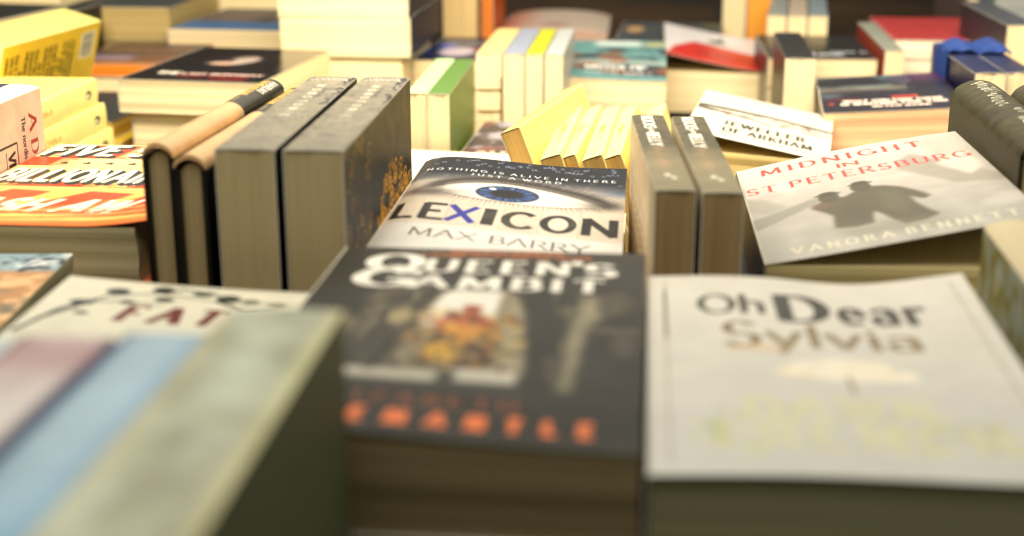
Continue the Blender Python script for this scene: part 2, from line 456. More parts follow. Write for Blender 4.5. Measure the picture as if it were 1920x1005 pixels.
table = slab('table_top', (-1.6, -.3, TZ - .03), (1.6, 2.12, TZ), wood('table_wood', (.03, .02, .012), (.09, .055, .03)))
table['kind'] = 'structure'
riser = slab('riser_board', (-.62, .10, TZ), (.42, .955, -.0006), wood('riser_wood', (.02, .015, .01), (.05, .035, .02)))
tag(riser, 'dark low board raising the nearest books above the table', 'board')
backw = slab('back_wall', (-3, 2.75, -1.0), (3, 2.80, .60), wood('stained_wood', (.010, .005, .002), (.085, .040, .010), scale=(2, 30, 14)))
tag(backw, 'dark brown wooden panel behind the far edge of the table', 'wall')
floor = slab('floor', (-6, -4, -.85), (6, 6, -.80), wood('dark_floor', (.02, .018, .015), (.05, .045, .04)))
floor['kind'] = 'structure'

# ------------------------------------------------------------------ cover artwork
K = (.07, .07, .08)
def art_lexicon():
    a = Art(124, 198, 5, (.80, .75, .68))
    X, Y = a.X, a.Y
    top = np.clip((Y - 138 - 6 * np.sin(X / 40)) / 20, 0, 1) ** .7
    a.grad(np.clip((Y - 95) / 60, 0, 1), (.86, .82, .76), (.74, .70, .66))
    a.paint(top, (.03, .05, .10))
    a.paint(np.exp(-((Y - 148) / 9) ** 2) * .35 * np.clip((20 - X) / 20, 0, 1), (.12, .25, .45))
    a.paint(np.exp(-((Y - 140) / 8) ** 2) * .5 * np.clip((X - 100) / 20, 0, 1), (.12, .25, .45))
    a.paint(np.clip((54 - Y) / 10, 0, 1), (.90, .89, .88))
    # eye
    def lid(x, y0, amp, x0=8, x1=116, p=1.0): return y0 - 5 + amp * np.maximum(0, np.sin(np.pi * np.clip((x - x0) / (x1 - x0), 0, 1) ** p)) ** .8
    up = lid(X, 116, 36, p=.85); lo = lid(X, 116, -9, 22, 116)
    brow = np.exp(-((Y - up - 4) / 6.0) ** 2) * np.clip((X - 4) / 14, 0, 1) * np.clip((122 - X) / 10, 0, 1)
    a.paint(brow * .88, (.16, .13, .12))
    fold = np.exp(-((Y - up - 11) / 1.6) ** 2) * np.clip((X - 20) / 30, 0, 1) * np.clip((108 - X) / 20, 0, 1)
    a.paint(fold * .6, (.70, .66, .62))
    inner = ((Y < up) & (Y > lo) & (X > 22) & (X < 112)).astype(float)
    a.paint(a.blur(inner, .6), (.93, .91, .88))
    a.paint(a.blur(((Y < up) & (Y > up - 5) & (X > 14) & (X < 114)).astype(float), 1.4) * .75, (.12, .10, .10))
    a.paint(np.exp(-((Y - lo) / 1.2) ** 2) * (X > 24) * (X < 108) * .45, (.35, .28, .25))
    d = np.sqrt(((X - 58) / 18.5) ** 2 + ((Y - 121) / 17) ** 2); ang = np.arctan2(Y - 121, X - 58)
    iris = np.clip((1 - d) * 14, 0, 1) * (Y < up - 1)
    a.paint(iris, (.05, .11, .30))
    r = np.random.default_rng(3)
    spokes = sum(np.cos(ang * k + p) for k, p in zip((13, 21, 34, 47), r.random(4) * 6)) / 4
    a.paint(iris * np.clip(spokes * 1.6, 0, 1) * np.clip((d - .45) * 5, 0, 1) * np.clip((.95 - d) * 8, 0, 1), (.45, .68, .95))
    a.paint(np.clip((.52 - d) * 14, 0, 1) * (Y < up - 1), (.01, .01, .03))
    a.ell(49, 129, 2.2, 2.8, (.85, .9, 1), .9, .4)
    rr = random.Random(5)
    for i in range(34):
        x = 30 + i * 2.55 + rr.random(); y = 111 - 9 * max(0, math.sin(math.pi * (x - 22) / 94)) ** .8
        l = 6 + rr.random() * 5; b = (x - 60) * .09
        a.line([(x, y), (x + b * .4, y - l * .55), (x + b, y - l)], .55, (.2, .16, .15), .75, .15)
    for i in range(30):
        x = 52 + i * 2.1 + rr.random(); y = 111 + 36 * max(0, math.sin(math.pi * max(0, (x - 8) / 108) ** .85)) ** .8
        l = 9 + rr.random() * 7; b = (x - 50) * .16
        a.line([(x, y - 2), (x + b * .6, y + l * .6), (x + b, y + l)], .6, (.12, .1, .1), .7, .15)
    # letter tiles
    a.paint(np.exp(-((X - 14) / 16) ** 2 - ((Y - 112) / 9) ** 2) * .75, (.22, .18, .17)); a.paint(np.exp(-((X - 113) / 12) ** 2 - ((Y - 113) / 8) ** 2) * .7, (.18, .15, .14))
    a.paint(np.exp(-((Y - up - 9) / 8) ** 2) * np.clip((X - 2) / 20, 0, 1) * np.clip((126 - X) / 20, 0, 1) * .35, (.22, .22, .24))
    xs = [0, 15, 30, 47, 59, 79, 100, 124]
    for i in range(7):
        h = 47 + (i % 3) * 1.2; a.rect(xs[i] + .6, h, xs[i + 1] - .6, 96 - (i % 2) * 1.5, (.87, .82, .77) if i % 2 else (.84, .79, .73), .75)
        a.line([(xs[i] + .6, h), (xs[i] + .6, 96)], .35, (.6, .55, .5), .7); a.line([(xs[i] + .6, h), (xs[i + 1] - .6, h)], .35, (.6, .55, .5), .6)
    ink = fnoise(a.h, a.w, 14, 9)
    for ch, x, w, c in (('L', 2.6, 10.5, K), ('E', 17.4, 11.5, K), ('X', 31.5, 14, (.12, .16, .62)), ('I', 50.6, 4.4, (.13, .12, .12)), ('C', 61.2, 15.2, (.13, .12, .12)), ('O', 81.5, 16, (.12, .12, .12)), ('N', 103, 17, (.06, .06, .07))):
        a.text(ch, x, 57, 29, c, (.17, .215, 0) if ch != 'X' else (.17, .2, 0), width=w)
        a.text(ch, x, 57, 29, (.24, .24, .20), (.17, .215, 0), width=w, clip=np.clip((ink - .52) * 9, 0, 1) * .8) if ch in 'ICOE' else None
    a.text('MAX BARRY', 17, 25, 13, (.30, .28, .27), LIGHT, width=90)
    a.text('NOTHING IS ALIVE IN THERE', 6, 164, 4.6, (.93, .94, .97), (.11, .15, .07), width=112, track=.5)
    a.text('JUST A WORD', 33, 155, 4.4, (.93, .94, .97), (.11, .15, .07), width=53, track=.5)
    for i in range(62):
        x = 4 + rr.random() * 116; y = 176 + rr.random() * 18 if i < 44 else 146 + rr.random() * 14
        a.text(rr.choice('AOYPTVXLMWNEURSD'), x, y, 3.4, (.62, .68, .82), (.12, .14, 0), al=.8 if i < 44 else .45, rot=rr.choice((0, 0, 180, 12)))
    a.mottle(.05, 8, 2); a.a *= .90; a.scuff(14, 3, edge=.3)
    return a

def art_queens():
    a = Art(129, 198, 4, (.115, .105, .08)); X, Y = a.X, a.Y
    a.mottle(.35, 7, 21); a.paint(np.clip((Y - 110) / 80, 0, 1) * .5, (.20, .19, .13))  # paler olive towards the head paints sheen into the cover
    n = fnoise(a.h, a.w, 10, 33)
    a.paint(np.clip((n - .45) * 3, 0, 1) * np.exp(-((X - 25) / 15) ** 2) * np.exp(-((Y - 100) / 35) ** 2) * .9, (.60, .54, .42))
    a.poly([(14, 60), (38, 60), (46, 150), (28, 150)], (.48, .43, .33), .55, 3)
    a.poly([(30, 55), (38, 130), (34, 140), (22, 60)], (.14, .13, .11), .8, 2)
    for i in range(7): a.line([(17 + i * 4, 62 + i), (30 + i * 3, 142)], .9, (.2, .18, .14), .5)
    # window
    a.poly([(42, 54), (47, 118), (50, 138), (54, 144), (76, 144), (80, 138), (84, 118), (90, 54)], (.58, .53, .42), .9, 1.5)
    a.poly([(46, 100), (51, 136), (55, 142), (74, 142), (74, 100)], (.97, .95, .90), .95, 1.2)
    a.poly([(76, 60), (79, 138), (84, 118), (89, 60)], (.66, .62, .50), .8, 1.5)
    a.ell(39, 108, 5, 9, (.80, .72, .52), .7, .5); a.ell(35, 82, 9, 18, (.20, .18, .15), .8, .4); a.ell(44, 90, 4, 14, (.35, .30, .24), .8, .5)
    # robed figure
    a.poly([(52, 58), (55, 96), (60, 112), (70, 112), (77, 96), (79, 60)], (.30, .20, .10), .9, 1.2)
    a.ell(64, 104, 11, 9, (.72, .30, .14), .95, .4)
    a.ell(65, 93, 9, 9, (.86, .58, .20), .95, .5); a.ell(60, 74, 7, 10, (.84, .62, .16), .95, .5); a.ell(74, 92, 4, 14, (.70, .50, .16), .8, .5)
    a.ell(66, 78, 5, 6, (.25, .18, .1), .8, .5)
    a.ell(64.5, 117, 3.2, 5, (.72, .34, .18), 1, .4); a.ell(64.5, 122, 4, 3, (.60, .25, .12), .9, .4)
    a.rect(24, 44, 62, 54, (.83, .80, .72), .92, 1.2); a.rect(67, 46, 88, 57, (.86, .83, .76), .92, 1.2)
    a.rect(20, 38, 92, 45, (.26, .24, .21), .7, 1.5)
    r = random.Random(77)
    for _ in range(120):
        x = 44 + r.random() * 42; y = 56 + r.random() * 62
        a.ell(x, y, .8 + 2.2 * r.random(), .8 + 3 * r.random(), r.choice([(.80, .56, .20), (.55, .26, .12), (.22, .16, .10), (.74, .66, .48), (.88, .72, .36), (.14, .12, .10)]), .55, .6)
    for _ in range(70):
        x = r.choice((16 + 26 * r.random(), 92 + 32 * r.random())); y = 50 + r.random() * 90
        a.ell(x, y, .8 + 1.5 * r.random(), 2 + 7 * r.random(), r.choice([(.46, .42, .32), (.60, .55, .42), (.08, .08, .07), (.12, .11, .09)]), .5, .8)
    # right side figure
    a.poly([(101, 42), (102, 110), (106, 140), (112, 140), (114, 116), (109, 104), (107, 60), (106, 42)], (.72, .68, .54), .75, 2)
    a.ell(118, 132, 7, 14, (.34, .31, .24), .7, .6); a.rect(109, 100, 128, 104, (.62, .58, .48), .6, 1.5); a.rect(110, 50, 128, 98, (.13, .12, .11), .8, 2)
    a.rect(118, 76, 126, 98, (.40, .36, .30), .6, 2)
    W_ = (.97, .95, .90)
    a.text('Q', 15, 167, 21, W_, FAT, width=20)
    a.text('UEEN', 39, 166, 16, W_, (.09, .24, .13), width=58, track=.34); a.text("'", 99.5, 166, 18, W_, (.12, .26, 0), width=2.4); a.text('S', 105, 165, 16.5, W_, (.10, .24, .1), width=11)
    a.text('G', 14, 145, 21, W_, FAT, width=20)
    a.text('AMBIT', 37, 145, 14.5, W_, (.09, .24, .13), width=75, track=.34)
    a.line([(14, 163), (20, 167), (30, 167), (38, 162), (36, 157), (28, 158)], 2.0, W_, 1, .9); a.line([(30, 172), (36, 166), (40, 168)], 1.6, W_)
    O = (.86, .45, .20)
    a.text('SHORTLISTED FOR THE DEBUT PRIZE', 46, 193, 3.2, O, (.2, .24, 0), width=48)
    a.text('A SPLENDID TALE OF COURT AND TREASON', 34, 188, 3.2, O, (.2, .24, 0), width=72)
    a.text('ELIZABETH', 24, 25, 7, (.60, .30, .16), (.1, .2, .1), width=66, track=.5)
    a.text('FREMANTLE', 19, 9, 9, (1, .50, .25), (.3, .5, .1), width=95, track=1.3)
    a.scuff(30, 9, edge=.25)
    return a

def art_dear():
    a = Art(129, 198, 4, (.84, .82, .78)); X, Y = a.X, a.Y
    a.mottle(.04, 5, 4)
    D = (.17, .16, .13)
    a.rect(0, 0, 129, 198, (.88, .86, .82), .3)
    for x in (6.5, 122.5): a.line([(x, 8), (x, 190)], .9, (.62, .58, .48), .6)
    for y in (9, 190): a.line([(6, y), (123, y)], .7, (.66, .62, .52), .55)
    a.line([(6.5, 178), (6.5, 120)], 1.6, (.42, .40, .33), .7)
    a.text('Oh', 20, 149, 22, (.22, .21, .17), (.09, .18, .08), width=25)
    a.text('D', 51, 141, 32, D, (.09, .26, .09), width=17)
    a.text('ear', 74, 141, 30, (.22, .20, .16), (.09, .24, .08), width=32, track=.22)
    a.text('S', 28, 111, 27, (.50, .40, .26), (.07, .17, .1), width=12)
    a.text('ylvia', 44, 111, 24, (.56, .48, .34), (.08, .17, .06), width=55)
    a.ell(39, 109, 12, 3.5, (.90, .72, .50), .5, .6)
    # tree crown
    r = random.Random(4)
    for i in range(46):
        t = r.random() * math.pi; q = r.random() ** .5
        a.ell(68 + 20 * q * math.cos(t), 82 + 15 * q * math.sin(t), 4 + 3 * r.random(), 3 + 2 * r.random(), (.995, .95, .86) if r.random() > .3 else (.98, .89, .74), .75, .5)
    a.line([(68, 66), (68, 82)], 1.6, (.58, .50, .38), .8)
    for i in range(60):
        x = 14 + r.random() * 105; y = 18 + r.random() * 40 * (1 - abs(x - 60) / 160)
        a.ell(x, y, 1.5 + 2 * r.random(), 2 + 3.5 * r.random(), r.choice([(.84, .83, .66), (.78, .78, .62), (.88, .87, .72), (.80, .80, .70)]), .55, .5)
    a.ell(22, 34, 3, 8, (.64, .70, .46), .6, .5)
    a.text('DAWN', 32, 44, 18, (.90, .87, .66), (.14, .34, .1), width=58, al=.55, track=.4); a.text('FRENCH', 22, 20, 20, (.90, .87, .66), (.14, .34, .1), width=88, al=.55, track=.4)
    return a

def art_midnight():
    a = Art(129, 198, 4, (.80, .78, .75)); X, Y = a.X, a.Y
    a.grad(np.clip(Y / 198, 0, 1), (.66, .66, .64), (.84, .80, .79))
    n = fnoise(a.h, a.w, 5, 12)
    a.paint(np.clip((n - .5) * 3, 0, 1) * (Y < 120) * .5, (.90, .88, .85))
    # avenue
    a.poly([(0, 80), (34, 102), (40, 96), (0, 58)], (.56, .56, .53), .75, 1)
    a.poly([(92, 196), (104, 170), (112, 120), (122, 70), (129, 60), (129, 196)], (.74, .72, .69), .85, 2)
    a.poly([(96, 160), (129, 90), (129, 74), (106, 84), (84, 128), (88, 150)], (.60, .58, .54), .7, 1.6)
    a.poly([(104, 128), (116, 96), (126, 110), (122, 150)], (.86, .83, .80), .9, 1.5)
    a.poly([(0, 128), (10, 118), (20, 96), (10, 88), (0, 96)], (.66, .65, .62), .8, 1.5)
    a.poly([(10, 150), (24, 120), (30, 132), (28, 150)], (.87, .84, .82), .8, 2)
    a.rect(0, 0, 129, 30, (.70, .70, .68), .6, 6)
    for i in range(5): a.poly([(14 + i * 19, 60 + 5 * i), (20 + i * 19, 58 + 5 * i), (24 + i * 22, 0), (12 + i * 22, 0)], (.86, .85, .83), .25, 3)
    # two figures
    F_ = (.33, .31, .25)
    a.poly([(35, 88), (38, 94), (44, 96), (50, 94), (54, 98), (58, 104), (66, 105), (72, 102), (79, 94), (86, 80), (90, 68), (86, 64), (82, 70), (80, 74), (81, 60), (84, 46), (88, 34), (80, 28), (70, 27), (66, 38), (63, 50), (60, 58), (58, 50), (57, 38), (48, 36), (38, 40), (39, 52), (40, 62), (36, 72), (32, 80)], F_, .88, 1.1)
    a.poly([(44, 64), (50, 84), (56, 86), (58, 62), (52, 48)], (.33, .31, .25), .35, 2); a.poly([(64, 60), (68, 92), (76, 88), (78, 62), (74, 40)], (.47, .45, .37), .4, 2)
    a.ell(42, 98, 5.5, 8, F_, .95, .25); a.ell(42, 104, 7, 2.6, (.30, .29, .25), .95, .3); a.ell(42, 106, 4.4, 3.4, (.30, .29, .25), .95, .3)
    a.ell(60, 107, 5.5, 8, F_, .95, .25); a.ell(60.5, 113.5, 6.6, 2.4, (.30, .29, .25), .95, .3); a.ell(60.5, 116, 4.2, 3.2, (.30, .29, .25), .95, .3)
    a.ell(36, 84, 5, 6, (.46, .38, .32), .8, .5)
    a.poly([(34, 44), (84, 34), (92, 14), (40, 20)], (.52, .50, .44), .45, 5)
    RD = (.80, .30, .26)
    a.text('MIDNIGHT', 13, 173, 13.5, RD, (.075, .17, .10), width=92, track=.4)
    a.text('IN', 54.5, 156, 8.5, RD, (.08, .15, .10), width=12)
    a.text('ST PETERSBURG', 2, 134, 13.5, RD, (.075, .165, .10), width=122, track=.32)
    a.text('VANORA BENNETT', 14, 10, 9.5, (.90, .88, .80), (.1, .18, .1), width=106, track=.5); a.a *= .87; a.scuff(10, 5, edge=.2)
    return a

def art_five():
    a = Art(130, 198, 4, (.95, .84, .52)); X, Y = a.X, a.Y
    O = (.86, .27, .13)
    a.grad(np.clip((Y - 40) / 120, 0, 1), (.96, .74, .36), (.95, .88, .62))
    r = random.Random(9)
    def burst(x0, y0, x1, y1, c, sk=0):
        n_ = int((y1 - y0) / 1.9)
        for i in range(n_):
            y = y0 + i * 1.9; e = 3 + r.random() * 14; k = sk * i
            a.line([(x0 - e + k, y), (x1 + 3 + r.random() * 14 + k, y)], 1.5, c, .95, 1.0)
        a.poly([(x0, y0), (x1, y0), (x1 + sk * n_, y1), (x0 + sk * n_, y1)], c)
    burst(20, 158, 52, 196, O, .3); burst(70, 158, 128, 196, O, .3); burst(-6, 136, 18, 160, O, .2); burst(20, 84, 60, 96, O, .2); burst(90, 84, 124, 98, O, .2)
    def shtext(t, x, y, h, w, sl=.25):
        for k in range(10): a.text(t, x + k * .5, y - k * .7, h, (.20, .20, .17), (.2, .27, .04), width=w, slant=sl, track=.24)
        a.text(t, x, y, h, (.98, .95, .87), (.2, .27, .04), width=w, slant=sl, track=.24)
    shtext('FIVE STAR', 1, 167, 27, 112)
    for i in range(8): a.star(26 + i * 14.4, 144, 4.6, (.24, .21, .16))
    shtext('BILLIONAIRE', 0, 97, 29, 106)
    for (x, y, w_) in ((-10, 50, 60), (34, 48, 66), (78, 46, 60)):
        a.poly([(x, y - 24), (x + w_ * .55, y + 26), (x + w_ * .95, y + 22), (x + w_ * .75, y - 10), (x + w_ * .9, y - 28)], O, .92, .8)
        for k in range(9): a.line([(x + 2 + k * 4, y - 28 - k), (x + w_ * .9 + k * 3, y + 10 - k * 4)], 1.0, (.98, .80, .46), .8)
    a.text('TASH AW', -6, 29, 25, (.99, .95, .86), (.22, .27, 0), width=106, slant=.5, track=.22)
    for k in range(6): a.line([(30, 2 + 5 * k), (130, 12 + 6 * k)], 2.2, (.98, .83, .50) if k % 2 else (.88, .36, .16), .8)
    a.paint(np.clip((14 - Y) / 12, 0, 1) * .8, (.90, .38, .16)); a.mottle(.04, 9, 5)
    return a

def art_fat():
    a = Art(111, 178, 4, (.88, .86, .78)); a.mottle(.05, 5, 8)
    Kd = (.09, .11, .12)
    for pts in ([(2, 110), (10, 138), (24, 158), (44, 166), (70, 160), (92, 163)], [(6, 126), (20, 150), (34, 153), (50, 150)], [(44, 166), (52, 172), (66, 170), (78, 158)], [(70, 160), (84, 152), (98, 156)]):
        a.line(pts, 2.4, Kd, .9, .5)
    for (x, y, p, q) in ((26, 164, 5, 4), (44, 170, 4.5, 4), (62, 168, 4.5, 3), (74, 164, 5, 4.5), (16, 148, 5, 3), (84, 162, 4, 3), (34, 152, 3.4, 2.4), (48, 158, 4, 3), (104, 150, 5, 3), (96, 160, 4, 2), (20, 136, 3, 2)):
        a.ell(x, y, p, q, Kd if x < 80 else (.35, .36, .28), .9, .4)
    a.text('FAT', 36, 130, 18, (.42, .15, .14), (.09, .32, .16), width=40, track=.5, slant=.15)
    a.ell(70, 112, 11, 3, (.30, .26, .48), .8, .4)
    a.rect(0, 0, 111, 100, (.70, .78, .86), .7, 6)
    return a

def art_map():
    a = Art(129, 198, 3, (.74, .56, .40)); n = fnoise(a.h, a.w, 12, 50)
    a.paint(np.clip((n - .5) * 6, 0, 1), (.92, .74, .55)); n2 = fnoise(a.h, a.w, 9, 60)
    a.paint(np.clip((n2 - .55) * 7, 0, 1), (.50, .46, .40))
    a.rect(0, 168, 129, 198, (.55, .66, .72), .95, 2); n3 = fnoise(a.h, a.w, 16, 70)
    a.paint((a.Y > 166) * np.clip((n3 - .5) * 6, 0, 1) * .8, (.18, .20, .24)); a.paint((a.Y > 170) * np.clip((n - .56) * 8, 0, 1), (.86, .88, .88))
    return a

def art_luminous():
    """Dark blue-black cover with old gold scrollwork and small white lettering."""
    a = Art(129, 198, 4, (.045, .075, .125)); X, Y = a.X, a.Y
    n = fnoise(a.h, a.w, 6, 90); a.paint(np.clip((n - .5) * 3, 0, 1) * .8, (.13, .14, .13))
    m = fnoise(a.h, a.w // 1, 9, 95); st = vnoise(a.h, a.w, 26, 97)
    a.paint(np.clip((m - .52) * 6, 0, 1) * (X < 62) * .35 * np.clip((st - .3) * 3, 0, 1), (.42, .34, .12))
    r = random.Random(12); GD = (.92, .66, .10)
    def curl(x, y, rad, a0, sg, w):
        p = []; 
        for i in range(22):
            t = i / 21; q = rad * (1 - .85 * t); th = a0 + sg * t * 8.2; p.append((x + q * math.cos(th), y + q * math.sin(th)))
        a.line(p, w, GD, .92, w * .5)
    for i in range(150):
        y = 84 + r.random() * 108; ww = 14 + 26 * (1 - abs(y - 130) / 60)
        x = 70 + (r.random() - .5) * ww * 2
        curl(x, y, 2.5 + r.random() * 6, r.random() * 6, r.choice((-1, 1)), .9 + .7 * r.random())
    for i in range(26):
        x = 50 + r.random() * 44; y = 70 + r.random() * 60
        a.line([(x, y), (x + 2 * r.random(), y + 24), (x - 2, y + 52)], 1.3, GD, .75, .3)
    for i in range(40):
        curl(r.random() * 125, r.random() * 84, 2 + 5 * r.random(), r.random() * 6, 1, .7)
    for (t, x, y, w) in (('THE', 66, 142, 26), ('STORY', 92, 152, 34), ('OF', 92, 118, 15), ('SILENT', 104, 128, 40)):
        a.text(t, x, y, 5.4, (.95, .95, .92), (.16, .26, .08), width=w, rot=-90 if 0 else 0)
    for i in range(22):
        a.text(r.choice('SITAENO'), 84 + r.random() * 40, 16 + r.random() * 56, 6, (.90, .88, .82), (.16, .28, .08), al=.9)
    a.scuff(60, 4, (.5, .5, .46), edge=.6)
    return a

def art_grey_spine(seed):
    a = Art(29, 199, 6, (.56, .53, .46)); a.mottle(.12, 20, seed); a.mottle(.16, 120, seed + 2); a.scuff(90, seed, edge=.25); a.scuff(50, seed + 1, (.3, .29, .26), edge=.2)
    a.paint(np.clip((fnoise(a.h, a.w, 40, seed + 5) - .6) * 8, 0, 1) * .35, (.20, .20, .19))
    W_ = (.95, .93, .88)
    a.text('SHAUNA', 5, 191, 2.3, W_, (.12, .2, .06), width=19, track=.35); a.text('SEVERIN', 3, 186.5, 2.3, W_, (.12, .2, .06), width=22, track=.35)
    a.text('MONOTONIE', 11.5, 170, 4.6, (.95, .91, .82), (.12, .2, .05), width=92, rot=-90, track=1.0)
    a.text('A NOVEL', 17.5, 160, 2.6, (.16, .16, .17), (.12, .2, .05), width=30, rot=-90)
    r = random.Random(seed)
    for i in range(34):
        a.ell(24.5 + r.random() * 4, 110 + r.random() * 86, .9, 2.2, (.12, .13, .16), .8, .6)
    return a

def art_rocks(seed):
    a = Art(18.5, 180, 7, (.33, .31, .24)); a.mottle(.2, 30, seed); a.mottle(.2, 140, seed + 1); a.scuff(50, seed, edge=.3)
    a.paint(np.clip((100 - a.Y) / 40, 0, 1) * .7, (.62, .58, .47))  # paler near end: sheen painted into the spine colour
    a.paint(np.exp(-((a.X - 8.5) / 3.5) ** 2) * np.exp(-((a.Y - 70) / 26) ** 2) * .6 * np.clip(fnoise(a.h, a.w, 20, seed) * 2 - .4, 0, 1), (.80, .60, .46))
    W_ = (.96, .95, .91)
    a.text('ROCKS', 5.4, 176, 6.0, W_, (.13, .24, .06), width=34, rot=-90)
    a.text('IN THE', 7.0, 140.5, 2.4, W_, (.16, .24, .06), width=9.5, rot=-90)
    a.text('BELLY', 5.4, 129, 6.0, W_, (.13, .24, .06), width=33, rot=-90)
    a.ell(8, 30, 1.6, 2.4, (.93, .91, .85), .9, .4); a.ell(11, 24, 1.3, 2.0, (.93, .91, .85), .8, .4); a.line([(8, 31), (10, 26), (11, 22)], 1, (.93, .91, .85), .8)
    return a

def art_rocks_back():
    a = Art(110, 180, 3, (.93, .84, .70)); a.mottle(.08, 7, 3)
    for i in range(22): a.text('AND THE STORY RAN ON BELOW', 14, 160 - i * 5.6, 2, (.2, .18, .15), (.15, .2, 0), width=70 - 9 * (i % 3))
    a.paint(np.clip((40 - a.Y) / 30, 0, 1) * .5, (.58, .54, .42))
    return a

def art_murakami():
    a = Art(16, 184, 6, (.86, .70, .50)); a.rect(0, 108, 16, 184, (.20, .19, .15)); a.mottle(.06, 14, 6)
    a.text('MURAKAMI', 3.0, 178, 6.4, (.88, .72, .34), (.16, .26, .06), width=46, rot=-90)
    a.text('HARUKI', 10.6, 178, 3.6, (.86, .84, .78), (.16, .22, .05), width=30, rot=-90)
    a.text('VINTAGE', 6.0, 126, 2.5, (.7, .6, .4), (.14, .2, .05), width=13, rot=-90)
    return a

def art_ad_cover():
    a = Art(106, 178, 5, (.86, .74, .66)); a.mottle(.07, 12, 31)
    r = random.Random(2)
    for i in range(140): a.ell(r.random() * 106, r.random() * 178, .4, .4, (.5, .36, .3), .6, .5)
    a.text('A', 13, 158, 10.5, (.60, .17, .12), (.05, .2, .13), width=9.5)
    a.text('D', 29, 158, 10, (.60, .17, .12), (.05, .2, .13), width=8)
    a.text('R', 44, 158, 10, (.60, .17, .12), (.05, .2, .13), width=8)
    a.text('The nordis', 13, 147, 5.2, (.16, .13, .12), (.12, .22, .08), width=25)
    a.line([(26, 138), (26, 20), (80, 20), (80, 138), (26, 138)], 1.3, (.13, .12, .11), .95)
    a.line([(29, 122), (76, 122)], 1, (.13, .12, .11), .9)
    a.text('VIKER', 31, 125, 9, (.13, .12, .11), (.16, .26, .08), width=24)
    return a
def art_ad_spine():
    a = Art(45, 178, 4, (.90, .87, .83)); a.rect(0, 60, 26, 178, (.23, .21, .32)); a.mottle(.05, 10, 3)
    rr = random.Random(8)
    for k in range(9):
        x = 28 + rr.random() * 11; y = 60 + rr.random() * 105
        p = [(x + 5 * math.sin(i * .9 + k) , y + i * 2.4) for i in range(9)]
        a.line(p, .9, (.30, .22, .20), .85, .4)
    return a

def art_black():
    a = Art(129, 198, 3, (.055, .06, .085)); a.mottle(.3, 6, 5)
    a.ell(66, 120, 22, 26, (.45, .36, .34), .35, .7); a.ell(58, 100, 16, 10, (.95, .80, .70), .9, .6); a.ell(72, 122, 12, 22, (.95, .88, .84), .8, .6); a.ell(66, 136, 12, 8, (.6, .5, .46), .5, .6)
    a.text('THE', 20, 34, 12, (1, .98, .92), (.28, .4, 0), width=20)
    a.text('LAST RUNAWAY', 44, 34, 8, (.95, .82, .78), (.28, .4, 0), width=74); a.text('A NOVEL OF THE NIGHT', 44, 21, 7, (.66, .14, .14), (.2, .3, 0), width=66); a.text('MORROW', 80, 8, 7, (.60, .14, .14), (.2, .3, 0), width=30)
    return a

def art_jeweller():
    a = Art(106, 172, 5, (.80, .785, .75)); a.mottle(.03, 6, 7); r = random.Random(6)
    a.line([(0, 106), (30, 110), (60, 112), (106, 104)], 9, (.06, .06, .05), 1, 6)
    a.line([(0, 96), (22, 94), (44, 88), (60, 80)], 8, (.06, .06, .05), 1, 2)
    for i in range(70):
        x = r.random() * 106; y = 78 + 30 * r.random(); a.line([(x, y), (x + 5 * r.random() - 2, y + 7 * r.random() - 3), (x + 8 * r.random(), y)], 1.6, r.choice([(.4, .24, .18), (.25, .2, .15), (.5, .38, .3)]), .8)
    a.text('JEWELLER', 24, 48, 16, (.22, .22, .18), (.10, .26, .06), width=62, track=.3)
    a.text('OF ARKHAM', 26, 24, 16, (.22, .22, .18), (.10, .26, .06), width=66, track=.3)
    a.text('WINNER OF THE BOOKSELLERS PRIZE', 24, 12, 4, (.4, .36, .32), (.12, .18, 0), width=72)
    return a

def art_navy():
    a = Art(111, 178, 4, (.10, .10, .16)); n = fnoise(a.h, a.w, 6, 14)
    a.paint(np.clip((n - .5) * 5, 0, 1) * (a.Y > 70) * (a.X < 80) * .8, (.30, .38, .42)); a.paint(np.exp(-((a.Y - 110) / 14) ** 2) * (a.X < 75) * .5, (.62, .58, .48))
    a.ell(30, 140, 34, 13, (.08, .1, .13), .8, .5); a.paint(np.clip((a.X - 60) / 30, 0, 1) * np.clip((a.Y - 120) / 40, 0, 1) * .8, (.36, .18, .36))
    a.rect(4, 56, 34, 66, (.45, .10, .14), .6, 3); a.rect(58, 60, 80, 68, (.85, .22, .14), .9, .6); a.ell(8, 40, 3, 3.5, (.75, .25, .15), .9, .5)
    for (t, x, y, h, w) in (('WHAT YOU FIND THERE', 18, 46, 6.5, 80), ('IS WAITING FOR YOU', 16, 33, 6.5, 84), ('AFTER DARK', 40, 20, 4.5, 46)):
        a.text(t, x, y, h * 1.1, (1, .93, .88), (.3, .4, 0), width=w, track=.3)
    a.mottle(.1, 5, 4)
    return a

def art_redwhite():
    a = Art(129, 198, 3, (.90, .89, .92)); X, Y = a.X, a.Y
    a.poly([(0, 0), (129, 0), (129, 96), (96, 92), (60, 108), (34, 112), (10, 60)], (.80, .16, .13), 1, 2); a.rect(0, 0, 129, 14, (.80, .16, .13))
    a.ell(62, 134, 10, 12, (.16, .16, .2), .8, .5); a.line([(70, 126), (92, 112), (129, 106)], 5, (.35, .35, .42), .6)
    a.text('THE RED HOUSE', 34, 44, 10, (.36, .10, .10), (.2, .26, 0), width=76)
    return a

